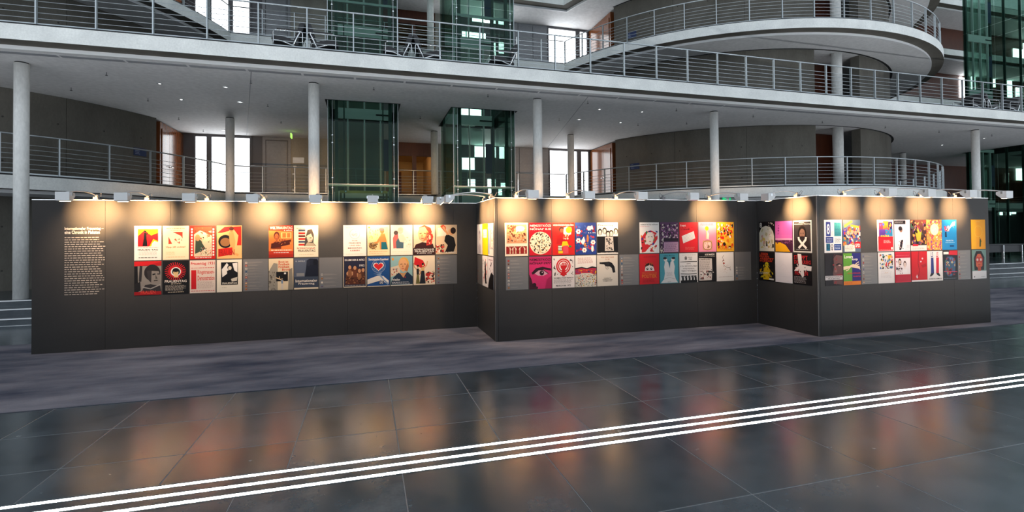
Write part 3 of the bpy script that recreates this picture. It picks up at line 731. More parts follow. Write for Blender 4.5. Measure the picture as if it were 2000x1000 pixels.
def figure(cx, cy, s, skin, cloth, skirt, arm=1):
    """small standing figure with a raised arm"""
    return [('p', [(cx-.13*s, cy), (cx+.13*s, cy), (cx+.055*s, cy+.48*s), (cx-.055*s, cy+.48*s)], skirt), ('p', [(cx-.075*s, cy+.44*s), (cx+.075*s, cy+.44*s), (cx+.085*s, cy+.72*s), (cx-.085*s, cy+.72*s)], cloth),
            ('l', [(cx+arm*.07*s, cy+.68*s), (cx+arm*.22*s, cy+.80*s), (cx+arm*.27*s, cy+.98*s)], .045*s, skin), ('l', [(cx-arm*.07*s, cy+.68*s), (cx-arm*.17*s, cy+.55*s), (cx-arm*.11*s, cy+.42*s)], .04*s, skin),
            ('e', cx, cy+.82*s, .06*s, .065*s, skin), ('e', cx-arm*.01*s, cy+.855*s, .065*s, .045*s, K_)]
PO = []
def P(w, u0, u1, row, label, bgc, *ops): PO.append((w, u0, u1, row, label, bgc, list(ops)))
def fl(*a):
    o = []
    for x in a: o += x if isinstance(x, list) else [x]
    return o
# ---------------- left wall, first group
P('1', 262.5, 315.5, 't', 'white poster of a black robed figure with red flag, top left of the first group', W_,
  ('r', .13, .40, .88, .91, 'f2c414'), ('p', [(.13, .40), (.13, .70), (.38, .88), (.62, .72), (.88, .80), (.88, .55), (.70, .62), (.55, .40)], R_), ('p', [(.62, .40), (.88, .40), (.88, .52), (.74, .56), (.66, .50)], W_), ('p', [(.30, .41), (.48, .41), (.45, .66), (.44, .80), (.36, .80), (.34, .62)], K_), ('e', .40, .835, .038, .03, K_), ('l', [(.42, .76), (.56, .78)], .03, K_), ('e', .56, .79, .06, .03, 'e89a18'),
  ('w', .12, .36, .88, .39, 1, R_), ('t', .13, .28, .87, .33, 'FRAUEN TAG', K_), ('w', .16, .14, .84, .26, 4, 'b9b2aa'), ('w', .16, .05, .84, .10, 1, K_))
P('1', 318, 369, 't', 'cream poster with small red triangle and orange lettering, Upp till mote', 'f5e2c0',
  ('w', .14, .90, .88, .95, 1, 'e07040'), ('w', .30, .85, .70, .88, 1, 'e07040'), ('p', [(.38, .82), (.76, .82), (.76, .62), (.70, .70)], 'd8432e'), ('p', [(.22, .46), (.22, .68), (.36, .47)], 'd8432e'), ('n', .42, .48, .74, .64, 26, ['d8432e', '7a3020', 'f5e2c0'], .035, 5), ('t', .12, .34, .86, .40, 'Upp till möte!', 'e06a3c'), ('w', .14, .14, .50, .24, 3, 'e9bf94'), ('w', .14, .06, .86, .10, 1, 'e0a070'))
P('1', 371, 421, 't', 'red poster with a montage of marching rows and vertical letters at both sides', 'c8261f',
  ('r', .16, .08, .86, .96, 'd9c9a8'), ('p', [(.16, .96), (.86, .96), (.86, .70), (.40, .86), (.16, .74)], 'd8402c'), ('n', .20, .50, .84, .94, 46, ['3a2c22', 'd8402c', 'e8d8b8', '8a6a48'], .05, 8), ('p', [(.20, .16), (.62, .30), (.34, .66), (.22, .62)], '3c4a3c'), ('e', .30, .64, .10, .10, 'b08a60'), ('n', .40, .10, .84, .34, 60, [W_, K_, 'c8261f'], .03, 9), ('w', .20, .02, .84, .07, 1, W_), *[('r', .05, .10+.085*i, .11, .155+.085*i, W_) for i in range(10)], *[('r', .89, .10+.085*i, .95, .155+.085*i, W_) for i in range(10)])
P('1', 423.5, 472.5, 't', 'orange and black poster of a stepping figure with red flags, first group', 'e9b878',
  ('p', [(.02, .78), (.30, .96), (.62, .98), (.50, .84), (.18, .78)], R_), ('p', [(.60, .96), (.98, .98), (.98, .40), (.80, .40), (.86, .70)], 'c02a20'), ('e', .34, .52, .28, .20, K_), ('e', .34, .50, .20, .13, '9a6a40'), ('p', [(.48, .80), (.66, .80), (.74, .52), (.70, .28), (.56, .28), (.50, .56)], 'e0a060'), ('e', .58, .87, .09, .07, 'd09058'), ('e', .58, .905, .10, .05, '5a2418'), ('l', [(.68, .30), (.66, .16), (.86, .10)], .07, 'e0a060'), ('p', [(.06, .06), (.06, .30), (.62, .34), (.62, .12)], 'c8231c'), ('t', .08, .10, .70, .28, 'FRAUEN', 'a01812'))
P('1', 262.5, 315.5, 'b', 'dark poster of a large grim face with headscarf under red sky, first group', '8c8884',
  ('r', 0, .86, 1, 1, R_), ('p', [(0, .86), (1, .86), (1, .98), (.6, .90)], 'b01a20'), ('p', [(0, 0), (.0, .86), (.12, .86), (.14, .2)], K_), ('p', [(.16, .40), (.20, .88), (.30, .86), (.26, .40)], '302e30'), ('e', .66, .66, .30, .24, '2a2628'), ('p', [(.46, .72), (.90, .70), (.96, .52), (.86, .36), (.66, .34), (.50, .50)], '8a8480'), ('p', [(.46, .72), (.64, .72), (.62, .36), (.50, .46)], '3a3638'), ('p', [(.66, .62), (.78, .64), (.78, .60), (.68, .58)], K_), ('p', [(.84, .63), (.93, .63), (.92, .60), (.85, .60)], K_), ('p', [(.78, .60), (.86, .48), (.78, .47)], '4c4846'), ('l', [(.72, .42), (.86, .43)], .02, K_), ('p', [(.0, .05), (.02, .34), (.22, .40), (.24, .14)], '242224'), ('p', [(.24, .06), (.40, .30), (.60, .32), (.96, .26), (1, .06)], '343234'), ('l', [(.30, .24), (.60, .18), (.96, .30)], .03, 'a8a4a0'), ('r', 0, 0, 1, .10, 'a81c20'), ('t', .24, .03, .78, .13, 'FRAUEN', 'e04a40'))
P('1', 318, 369, 'b', 'black poster with red sunburst round a pale face, lettered Frauentag', K_,
  ('sun', .48, .68, .24, 28, R_), ('c', .48, .68, .185, 'c01c22'), ('c', .50, .67, .135, W_), ('c', .51, .67, .105, '1c3a40'), ('e', .50, .64, .10, .085, 'e8c890'), ('e', .50, .72, .12, .06, K_), ('p', [(.42, .50), (.60, .50), (.56, .60), (.46, .60)], 'e8c890'), ('e', .46, .65, .016, .006, K_), ('e', .54, .65, .016, .006, K_), ('r', .475, .60, .525, .606, 'a02020'),
  ('t', .08, .345, .92, .42, 'FRAUENTAG', 'f4e8dc'), ('w', .32, .28, .70, .33, 1, C_), ('w', .10, .10, .90, .27, 6, 'cfc4b8'), ('w', .20, .04, .80, .08, 1, C_))
P('1', 371, 421, 'b', 'pale poster with red print, headed Frauentag 1931', 'ead8cc',
  ('t', .04, .83, .96, .95, 'Frauentag 1931', R_), ('w', .05, .745, .95, .79, 1, R_), ('r', .05, .12, .25, .70, R_), ('t', .30, .55, .96, .70, 'Ringstrassen-', 'd8504a'), ('t', .30, .38, .96, .53, 'Demonstration', 'd8504a'), ('w', .30, .14, .96, .36, 8, 'b8a49c'), ('w', .05, .04, .96, .09, 1, R_))
P('1', 423.5, 472.5, 'b', 'cream poster with a black woodcut figure, lettered Frauentag', 'f2ead8',
  ('r', .17, .22, .84, .92, K_), ('p', [(.20, .70), (.40, .90), (.52, .78), (.40, .56), (.22, .46)], W_), ('p', [(.62, .88), (.82, .90), (.82, .60), (.70, .66)], W_), ('p', [(.56, .40), (.82, .46), (.80, .34), (.60, .32)], 'd8d0c0'), ('e', .52, .76, .10, .08, K_), ('e', .52, .74, .07, .06, 'e8dcc8'), ('p', [(.40, .66), (.64, .66), (.60, .42), (.44, .42)], K_), ('t', .22, .24, .80, .30, 'FRAUENTAG', 'e8e0d0'), ('w', .2, .12, .4, .16, 1, 'b8b0a0'))
# second group
P('1', 525, 573, 't', 'red poster of a woman at a machine, headed Weltfrauentag', 'b8341e', ('p', [(0, .20), (1, .20), (1, .82), (0, .84)], 'd87838'), ('r', .50, .60, .92, .78, 'f0c878'), ('r', .55, .62, .70, .76, 'c87838'), ('r', .74, .62, .88, .76, 'c87838'),
  *bust(.32, .66, .62, 'a85a30', '4a1810', '702818'), ('p', [(.08, .28), (.86, .40), (.92, .56), (.60, .52), (.10, .44)], '4a1a12'), ('n', .40, .40, .94, .56, 18, ['d89048', '401810', '8a3820'], .05, 4), ('t', .05, .88, .96, .965, 'WELTFRAUENTAG', 'fbeee0'), ('t', .62, .82, .96, .87, '8. MÄRZ', 'fbeee0'), ('w', .10, .20, .92, .26, 1, W_), ('w', .20, .13, .84, .18, 1, W_), ('r', 0, 0, 1, .10, 'a02818'))
P('1', 574.5, 621.5, 't', 'cream poster with a woman in profile beside red flags, lettered Internationaler Frauentag', 'f3e6cc', *[('r', .18, .36+.09*i, .46, .42+.09*i, ('c02a24', '3a4a6a', 'c02a24', '5a2a24', 'c02a24', '30405a')[i]) for i in range(6)], ('p', [(.42, .34), (.46, .60), (.56, .86), (.74, .88), (.82, .70), (.80, .44), (.92, .34)], '4a4440'), ('p', [(.50, .66), (.70, .74), (.78, .60), (.74, .48), (.58, .46)], 'd8c8b0'), ('p', [(.44, .34), (.54, .46), (.78, .44), (.90, .34)], 'b8a890'), ('l', [(.64, .60), (.72, .61)], .02, K_), ('l', [(.68, .51), (.74, .51)], .015, 'a04038'), ('t', .12, .255, .88, .305, 'INTERNATIONALER', 'a02820'), ('t', .16, .16, .88, .235, 'FRAUENTAG', '2c2420'), ('w', .2, .06, .8, .1, 1, 'c8b898'), ('w', .1, .88, .44, .93, 1, '4a4440'))
P('1', 525, 573, 'b', 'cream poster with orange handwriting over a figure at a gate, Brot ist Freiheit', 'e9d6b4', ('p', [(.0, 0), (0, .60), (.20, .86), (.36, .84), (.36, 0)], '9a9488'), ('p', [(.78, 0), (.82, .64), (.96, .70), (1, 0)], '8a8478'), ('r', .30, .28, .78, .58, K_), ('n', 0, 0, .30, .60, 26, ['7a746a', 'b0a898', '5c564e'], .06, 11), ('r', .62, .50, .70, .55, W_), *figure(.54, .02, .42, 'e8c8a0', '7090b0', 'd8d0c4', -1), ('l', [(.50, .33), (.28, .40)], .03, 'e8c8a0'), ('t', .40, .86, .80, .93, 'Brot ist', 'd84a20'), ('t', .40, .78, .84, .85, 'Freiheit', 'd84a20'), ('t', .40, .70, .84, .77, 'Freiheit', 'd84a20'), ('t', .54, .61, .86, .68, 'Brot!', 'd84a20'))
P('1', 574.5, 621.5, 'b', 'dark navy poster of overlapping silhouettes, lettered Internationaler Frauentag', '3c4658', ('r', 0, .0, 1, .05, C_), ('r', 0, .4, 1, 1, '566074'), ('p', [(.44, .40), (.50, .70), (.52, .92), (.66, .98), (.96, .96), (1, .90), (1, .40)], '181c2c'), ('e', .60, .84, .09, .10, '262a3a'), ('e', .74, .86, .09, .10, '1e2232'), ('e', .88, .86, .09, .10, '10121e'), ('r', .10, .42, .42, .52, '8a8c90'), ('t', .06, .225, .96, .315, 'Internationaler', 'f0e6d8'), ('t', .18, .13, .84, .215, 'Frauentag', 'f0e6d8'), ('t', .06, .88, .46, .93, '8. MÄRZ', 'b0b4bc'))
# third group
P('1', 670.5, 715.5, 't', 'white poster with a pale grey globe above letter spaced lines, Für Frieden', 'f8f3ea', ('c', .50, .72, .165, 'c8c8cc'), ('c', .50, .72, .145, 'eeeef0'), ('n', .36, .64, .62, .80, 16, ['c4c6ca', 'dcdce0'], .06, 2), ('w', .12, .90, .88, .93, 1, 'd8c8b0'), ('t', .38, .48, .62, .52, 'FÜR', 'b8544a'), ('t', .24, .40, .76, .44, 'FRIEDEN', '8a5048'), ('t', .27, .32, .73, .36, 'UND EIN', 'b8544a'), ('t', .20, .24, .80, .28, 'BESSERES', '8a5048'), ('t', .30, .16, .70, .20, 'LEBEN', 'b8544a'), ('w', .12, .05, .88, .08, 1, 'e0d0b8'))
P('1', 717.5, 761, 't', 'cream poster of a woman in teal apron working at a machine', 'f6e4b8', ('r', .04, .18, .92, .94, 'eed9a0'), ('n', .08, .56, .5, .86, 30, ['d8c878', 'c8b070', 'f0e0b0'], .06, 3), ('p', [(.56, .20), (.54, .50), (.60, .72), (.78, .72), (.86, .48), (.92, .20)], 'e0904c'), ('p', [(.62, .20), (.62, .44), (.84, .44), (.92, .20)], '1f6a78'), ('e', .66, .80, .10, .08, 'b87848'), ('e', .64, .855, .12, .055, '6a7078'), ('l', [(.60, .62), (.46, .44), (.30, .40)], .07, 'e0904c'), ('e', .24, .32, .17, .11, '7a5a38'), ('n', .06, .20, .48, .42, 34, ['4a3a28', 'c8a060', 'a07840', 'e0c890'], .05, 13), ('r', .04, .90, .12, .95, 'e8901c'), ('w', .08, .11, .92, .15, 1, 'e08a60'), ('w', .08, .05, .7, .08, 1, 'e0a880'))
P('1', 763, 805.5, 't', 'pale cream poster of a mother carrying a child in faint pastel', 'fbeedd', ('p', [(.12, .22), (.10, .56), (.20, .72), (.34, .70), (.36, .24)], 'c46a64'), ('p', [(.26, .22), (.24, .44), (.40, .62), (.60, .60), (.58, .22)], '4a6474'), ('p', [(.34, .60), (.44, .70), (.58, .68), (.72, .50), (.56, .42), (.42, .44)], 'f0d8c0'), ('e', .44, .80, .13, .10, 'e8d0b8'), ('e', .46, .86, .12, .06, 'd8c8b0'), ('e', .24, .74, .10, .07, '5a4a44'), ('n', .60, .24, .94, .60, 20, ['f0dcc4', 'e8d0b0', 'f4e4d4'], .07, 21), ('w', .08, .10, .92, .13, 1, 'ecd0b4'), ('w', .2, .05, .8, .07, 1, 'ecd0b4'))
P('1', 807.5, 849.5, 't', 'poster of a large red headscarfed face on cream, lettered Internationaler Frauentag', 'f2d8b4', ('r', 0, 0, 1, .22, K_), ('p', [(.0, .18), (.10, .34), (.40, .42), (.90, .36), (1, .10), (1, 0), (0, 0)], '3a1a1a'), ('p', [(.24, .90), (.50, 1), (.80, .90), (.92, .60), (.84, .34), (.60, .30), (.60, .60)], 'c4362c'), ('p', [(.20, .72), (.28, .90), (.52, .94), (.70, .74), (.64, .48), (.44, .42), (.26, .52)], 'e8aa7c'), ('p', [(.44, .46), (.64, .50), (.70, .72), (.62, .80), (.56, .62)], 'c8744c'), ('n', .62, .36, .92, .74, 26, ['e8c8a8', '802018', 'd84a3c'], .07, 31), ('l', [(.28, .70), (.38, .72)], .022, K_), ('l', [(.48, .72), (.58, .70)], .022, K_), ('l', [(.36, .55), (.48, .54)], .025, 'a02828'), ('p', [(.40, .70), (.36, .61), (.42, .61)], 'b86840'), ('t', .04, .155, .96, .20, 'INTERNATIONALER', W_), ('t', .06, .08, .94, .145, 'FRAUENTAG', W_), ('t', .16, .03, .84, .07, '8. MÄRZ 1955', W_))
P('1', 851, 892.5, 't', 'sand coloured poster of a woman in black calling with a raised flag', 'd9c0a0', ('p', [(.06, .60), (.10, .90), (.52, .86), (.56, .64)], 'f0e4d0'), ('p', [(.20, .96), (.36, 1), (.46, .94), (.52, .76), (.44, .74)], 'c83a28'), ('p', [(.44, .60), (.52, .68), (.72, .62), (.86, .56), (.94, .30), (.84, .08), (.42, .06), (.56, .30), (.40, .44)], '141214'), ('e', .74, .76, .15, .11, 'dca070'), ('e', .82, .80, .13, .11, '241410'), ('l', [(.58, .66), (.46, .80), (.34, .94)], .07, 'dca070'), ('n', 0, .06, .4, .34, 34, ['c02a24', W_, '3a2a24', 'c02a24'], .07, 41), ('t', .46, .03, .94, .09, '8. MÄRZ', 'f4ece0'))
P('1', 670.5, 715.5, 'b', 'navy poster of a brown group of women, headed Es lebe der 8. März', '26263c', ('t', .07, .87, .93, .945, 'ES LEBE DER 8. MÄRZ', W_), ('t', .70, .68, .92, .75, '1952', W_), ('r', .0, .0, 1, .03, C_), ('r', 0, 0, .03, 1, 'd8c8b0'), ('r', .97, 0, 1, 1, 'd8c8b0'), ('p', [(.08, .10), (.12, .40), (.26, .70), (.40, .62), (.52, .72), (.66, .58), (.86, .62), (.94, .40), (.94, .10)], '5a3020'), *[('e', x, y, .065, .065, 'c8926a') for x, y in ((.28, .66), (.50, .64), (.70, .54), (.86, .56), (.38, .46), (.62, .40), (.20, .46))], *[('p', [(x-.09, y-.26), (x-.07, y-.05), (x+.07, y-.05), (x+.10, y-.26)], c) for x, y, c in ((.28, .62, '8a5a3c'), (.50, .6, '6e3c28'), (.70, .5, '94603c'), (.86, .5, '54301f'))], ('n', .10, .12, .92, .36, 30, ['a06a44', '3a2018', '7a4a30'], .06, 51), ('w', .08, .05, .92, .08, 1, W_))
P('1', 717.5, 761, 'b', 'blue poster with red heart in a wire globe over an open hand', '1f4f8e', ('ring', .50, .68, .30, .22, .008, 'b8c8dc'), ('ring', .50, .68, .22, .22, .006, '8aa4c8'), ('ring', .50, .68, .12, .22, .006, '8aa4c8'), ('l', [(.20, .68), (.80, .68)], .008, '8aa4c8'), ('l', [(.24, .78), (.76, .78)], .008, '8aa4c8'), ('l', [(.24, .58), (.76, .58)], .008, '8aa4c8'), ('heart', .50, .67, .24, 'f2ece4'), ('heart', .50, .67, .20, 'd8262c'), ('t', .06, .87, .94, .945, 'Demokratischer Frauenbund', W_), ('p', [(.0, .24), (0, .08), (.60, .20), (.94, .06), (.96, .18), (.72, .34), (.46, .36)], 'ece6da'), ('p', [(.26, .44), (.40, .42), (.66, .46), (.60, .40), (.76, .22), (.94, .10), (.90, .04), (.66, .26), (.52, .37)], '7d9ac0'), ('r', 0, 0, 1, .02, C_), ('p', [(.50, .06), (.52, .17), (.74, .19), (.74, .08)], '14335f'), ('t', .55, .085, .71, .16, 'DFD', W_))
P('1', 763, 805.5, 'b', 'poster of a fair haired woman in dark blue collar on pale teal, lettered Frieden', '8fb8bc', ('p', [(0, .30), (0, .62), (.40, .70), (.44, .40)], 'd8c8b0'), ('n', .02, .36, .36, .58, 20, ['c04a38', '6a7a80', 'e0d4c0'], .06, 61), ('e', .60, .74, .24, .22, 'd8a850'), ('p', [(.38, .74), (.44, .88), (.66, .90), (.78, .76), (.74, .54), (.58, .46), (.44, .54)], 'e0a878'), ('p', [(.62, .52), (.78, .76), (.84, .66), (.76, .46)], 'b87848'), ('p', [(0, .04), (.06, .24), (.36, .44), (.58, .34), (.78, .46), (1, .30), (1, .04)], '22344c'), ('p', [(.40, .44), (.58, .26), (.74, .46), (.60, .42)], 'c89868'), ('e', .66, .28, .03, .02, 'c02a24'), ('l', [(.44, .72), (.54, .73)], .02, '3a2a20'), ('l', [(.62, .73), (.70, .72)], .02, '3a2a20'), ('l', [(.50, .57), (.62, .57)], .022, 'b04038'), ('p', [(.56, .70), (.52, .62), (.59, .62)], 'b87850'), ('t', .06, .17, .42, .25, 'Frieden', W_), ('w', .06, .05, .92, .14, 2, 'd8dce0'), ('r', 0, 0, 1, .03, 'e8e0d0'), ('r', .06, .86, .14, .94, 'e0901c'))
P('1', 807.5, 849.5, 'b', 'white poster of marching women under a large red flag, bottom row of the third group', 'f3e2c8', ('p', [(.02, .70), (.06, .96), (.44, .84), (.56, .66), (.40, .56)], 'd22026'), ('n', .56, .06, .98, .50, 40, ['c02a24', 'e8d0b0', '3a2a24', 'd84a3c'], .09, 71), *figure(.44, .04, .78, 'e0b084', 'dfb878', '2a2a2c', 1), *figure(.20, .04, .72, 'c89068', '1c1a1c', '6e6a3a', -1), ('p', [(.28, .04), (.56, .04), (.50, .48), (.36, .48)], '20242c'))
# ---------------- narrow return wall
P('bc', 932.5, 942.3, 't', 'white poster with a faint portrait on the narrow return wall, leftmost', 'f2eeee', *bust(.5, .58, .9, 'e4dcdc', '9a94a0', 'c8c0c8'))
P('bc', 942.8, 953.2, 't', 'bright yellow poster on the narrow return wall', 'f3d418', ('r', .15, .55, .85, .82, 'd8dcdc'), ('w', .2, .60, .8, .78, 3, '9aa4b8'), ('w', .1, .88, .9, .95, 1, '7a6a10'))
P('bc', 953.8, 964.3, 't', 'white poster with coloured vertical stripes on the narrow return wall', 'f0ece4', ('r', .08, .05, .22, .95, '3a78b0'), ('r', .34, .2, .44, .9, 'c83a30'), ('n', .5, .1, .95, .9, 30, ['e0b030', 'c83a30', '3a78b0', '4a4a4a'], .07, 81))
P('bc', 942.8, 953.2, 'b', 'white poster with red and black brush figures on the narrow return wall', 'f4f0f0', ('n', .12, .1, .9, .9, 34, [R_, K_, 'f4f0f0', R_], .12, 82), ('p', [(.5, .1), (.75, .1), (.62, .85), (.45, .8)], K_))
P('bc', 953.8, 964.3, 'b', 'white and black poster on the narrow return wall nearest the corner', 'efe9ee', ('p', [(0, 0), (1, 0), (1, .45), (.6, .52), (.2, .30)], K_), ('n', .2, .5, .9, .9, 12, ['9a8898', '483848'], .08, 83), ('w', .15, .86, .9, .94, 1, '8a4060'))
# ---------------- middle wall, first group
P('2', 986, 1031, 't', 'cream and sepia photo poster with speech bubble and row of small figures below', 'f4e4cc', ('r', .07, .38, .95, .95, 'd59a70'), ('n', .09, .42, .93, .90, 60, ['8a4a30', 'c07a50', 'e0b088', '5a2a1c'], .08, 91), ('n', .12, .82, .48, .93, 26, ['7a2a1c'], .05, 92), ('e', .66, .82, .20, .085, 'f6e8d4'), ('p', [(.50, .78), (.60, .76), (.48, .70)], 'f6e8d4'), ('r', .05, .06, .95, .29, '8e1c18'), *fl(*[figure(x, .07, .24, 'f0dcc0', 'e8d4b8', 'd8b898', 1 if i % 2 else -1) for i, x in enumerate((.22, .34, .46, .64, .84))]))
P('2', 1033.5, 1077, 't', 'red poster with a white circle full of small faces, headed Nemzetközi Nőnap', 'c4182a', ('t', .04, .875, .97, .955, 'NEMZETKÖZI', 'f4e8e0'), ('t', .04, .775, .97, .855, 'NŐNAP 8.III', 'f4e8e0'), ('c', .50, .38, .345, 'efe0c4'), ('ndisk', .50, .38, .32, 150, [K_, '5a3a20', 'd8b888', '241810'], .045, 93), ('r', 0, 0, 1, .02, '9c1020'))
P('2', 1078.5, 1122, 't', 'red poster of two cartoon women, one with yellow face, Mezinarodni Den Zen', 'cf2420', ('t', .04, .90, .96, .955, 'MEZINÁRODNÍ DEN ŽEN', 'f4e4dc'), ('e', .42, .78, .12, .09, '30181a'), ('e', .42, .755, .085, .065, '8a4a34'), ('p', [(.18, .34), (.22, .58), (.42, .68), (.60, .54), (.54, .34)], 'b81c1c'), ('p', [(.52, .84), (.66, .88), (.86, .84), (.84, .64), (.66, .58), (.50, .66)], 'f0e4d4'), ('c', .74, .77, .10, 'f2d41c'), ('n', .44, .48, .76, .64, 16, ['f0d8b8', 'e0a080', 'd04a30'], .06, 94), ('p', [(.40, .26), (.46, .42), (.66, .42), (.74, .26)], 'f0c818'), ('p', [(.46, .04), (.48, .28), (.70, .30), (.72, .04)], 'd84a58'), ('r', .26, .06, .42, .30, 'e8e8e0'), *[('r', .26, .08+.05*i, .42, .10+.05*i, '2a6a3a') for i in range(5)], ('e', .80, .26, .06, .03, '2a8a4a'), ('p', [(.26, .05), (.46, .05), (.46, .13), (.26, .13)], 'e8c41c'))
P('2', 1123.5, 1164.5, 't', 'dark blue poster with red and white cut out flowers and doves', '27408a', ('n', .04, .08, .94, .94, 70, ['c02434', '27408a', 'd03a40', '8a1c34', '3c58a8'], .10, 95), *fl(*[[('e', x+.07*cos(a*pi/3), y+.05*sin(a*pi/3), .045, .028, W_) for a in range(6)]+[('c', x, y, .022, 'd02430')] for x, y in ((.14, .44), (.84, .38), (.66, .82), (.14, .72), (.42, .14))]), ('p', [(.24, .40), (.40, .56), (.46, .42), (.36, .30)], W_), ('p', [(.60, .80), (.80, .92), (.86, .78)], W_), ('e', .58, .50, .05, .12, 'c87838'), ('n', .40, .20, .6, .36, 14, ['c87838', 'e0a050'], .06, 96), ('e', .80, .18, .06, .10, W_), ('t', .60, .66, .96, .70, '8. 3. 1970', 'd8e0f0'))
P('2', 1166, 1206.5, 't', 'black and white photo poster of a group of women, headed Frauentag', 'eeeae4', ('r', 0, .04, 1, .56, K_), ('t', .06, .875, .78, .945, 'Frauentag', 'd2322a'), ('w', .06, .82, .34, .85, 1, '8a8480'), *fl(*[[('e', x, y, .105, .105, '241e1c'), ('e', x, y-.02, .07, .075, 'd8d0c8'), ('e', x-.025, y-.01, .012, .007, K_), ('e', x+.025, y-.01, .012, .007, K_), ('r', x-.025, y-.06, x+.025, y-.05, '50403c')] for x, y in ((.14, .70), (.36, .74), (.90, .72), (.68, .66), (.52, .64))]), ('p', [(.36, .10), (.38, .54), (.76, .54), (.80, .10)], 'c8c0b8'), ('n', .42, .12, .74, .50, 26, ['484440', 'a8a098', '282624'], .07, 97), ('w', .15, .03, .9, .06, 1, 'e8e0d8'))
P('2', 1033.5, 1077, 'b', 'magenta and black poster of one large eye, headed Nemzetközi Nőnap 1977', 'cf2c6c', ('p', [(.0, .74), (.30, .80), (.70, .76), (1, .80), (1, 1), (0, 1)], 'b82460'), ('p', [(.10, .50), (.30, .64), (.60, .68), (.98, .62), (.98, .55), (.66, .60), (.34, .56), (.16, .44)], '30121e'), ('p', [(.22, .48), (.42, .57), (.62, .57), (.84, .46), (.62, .40), (.40, .41)], 'd8a0b4'), ('c', .56, .49, .075, '281018'), ('c', .58, .51, .018, 'e8c8d4'), ('p', [(0, 0), (0, .46), (.10, .30), (.16, .12), (.40, .06), (.36, 0)], '401424'), ('e', .22, .12, .09, .07, '2a0e18'), ('p', [(.70, 0), (.78, .28), (1, .40), (1, 0)], 'a81e54'), ('l', [(.20, .47), (.42, .585), (.62, .585), (.86, .46)], .022, K_), ('t', .03, .87, .97, .955, 'NEMZETKÖZI', '2a1018'), ('t', .03, .755, .97, .845, 'NŐNAP 1977', '2a1018'))
P('2', 1078.5, 1122, 'b', 'white poster with red fist in a female symbol ringed by crowd pattern', 'ece4e2', ('n', .06, .38, .94, .95, 90, ['201c1e', 'ece4e2', '484446'], .05, 101), ('c', .50, .68, .27, 'ece4e2'), ('c', .50, .68, .245, R_), ('c', .50, .68, .20, 'f0e0dc'), ('c', .50, .68, .18, R_), ('c', .50, .68, .145, 'f4ece8'), ('p', [(.38, .62), (.36, .72), (.46, .79), (.64, .78), (.66, .66), (.58, .58), (.58, .46), (.43, .46), (.43, .58)], R_), *[('l', [(.40+.065*i, .70), (.43+.065*i, .775)], .012, 'f4ece8') for i in range(4)], ('p', [(.45, .36), (.45, .50), (.56, .50), (.56, .36)], R_), ('r', .36, .40, .64, .45, R_), ('t', .06, .29, .94, .335, 'WOMEN START MARCH', '2a2426'), ('w', .06, .14, .94, .27, 4, '6a6264'), ('t', .16, .045, .82, .10, 'MARCH 8th 1975', '2a2426'))
P('2', 1123.5, 1164.5, 'b', 'white poster with torn paper strip over a dense coloured crowd', 'f0ebe6', ('w', .12, .74, .90, .94, 5, 'b8746c'), ('p', [(0, .55), (0, .61), (.3, .64), (.55, .60), (.8, .65), (1, .62), (1, .56), (.6, .55)], '2a2428'), ('p', [(0, .40), (0, .56), (.3, .60), (.55, .56), (.8, .60), (1, .58), (1, .40)], 'b83048'), ('n', 0, .40, 1, .56, 30, ['e0a020', 'c83038', '7a3a8a', '2a3a6a', 'e86030'], .07, 102), ('p', [(0, 0), (0, .34), (.3, .44), (.7, .44), (1, .36), (1, 0)], 'd8d4c8'), ('n', 0, 0, 1, .40, 230, ['282420', 'c83a30', 'e8e4d8', 'd8b030', '3a5a7a', '3a6a3a', '8a8478'], .030, 103))
P('2', 1166, 1206.5, 'b', 'beige poster with a black revolver and small lettering', 'ddd6ca', ('t', .18, .905, .82, .95, "YOU CAN'T RAPE", 'b0684a'), ('t', .40, .84, .60, .88, 'A .38', 'b0684a'), ('p', [(.12, .72), (.12, .77), (.20, .77), (.58, .785), (.64, .77), (.72, .74), (.84, .62), (.88, .43), (.76, .42), (.70, .58), (.60, .63), (.40, .64), (.34, .70)], K_), ('ring', .49, .60, .075, .055, .010, K_), ('e', .50, .70, .10, .055, '2c2a2c'), ('l', [(.50, .64), (.48, .58)], .014, K_), ('t', .32, .235, .66, .265, 'CELEBRATE', '2c2828'), ('t', .26, .19, .74, .222, 'INTERNATIONAL', '2c2828'), ('t', .28, .145, .72, .178, "WOMEN'S DAY", '2c2828'))
# middle wall, second group
P('2', 1249, 1287, 't', 'white poster of a face with wild coloured hair, headed Nemzetközi Nőnap', 'f1ede8', ('t', .05, .905, .96, .955, 'NEMZETKÖZI NŐNAP', '2a2224'), ('w', .05, .85, .5, .88, 1, R_), ('p', [(.10, .20), (.06, .48), (.28, .68), (.56, .74), (.86, .66), (.92, .46), (.76, .30), (.50, .20), (.28, .04), (.10, .02)], 'd42a30'), ('n', .06, .04, .92, .72, 46, ['d42a30', 'e8e4e0', '3a3a8a', 'e07a28', '2a7a4a', '201c20', 'c83038'], .10, 111), ('p', [(.34, .34), (.30, .54), (.42, .68), (.66, .68), (.74, .52), (.66, .32), (.48, .26)], 'f0e2d4'), ('l', [(.42, .52), (.50, .53)], .016, K_), ('l', [(.58, .53), (.66, .52)], .016, K_), ('l', [(.48, .38), (.58, .38)], .02, 'c02a34'))
P('2', 1289, 1325, 't', 'crowded purple and black poster with lilac text block', '5c3a5c', ('n', .04, .40, .98, .96, 110, ['241826', '9a5a90', 'c89ab8', 'd8ccc4', '3a2a3c'], .07, 112), ('n', 0, 0, .18, .96, 30, ['d8d0b8', '30282c'], .07, 113), ('r', .18, .38, .98, .48, '281c2a'), ('r', .20, .02, .98, .34, 'c49ab4'), ('w', .23, .05, .95, .31, 8, '6a4a66'))
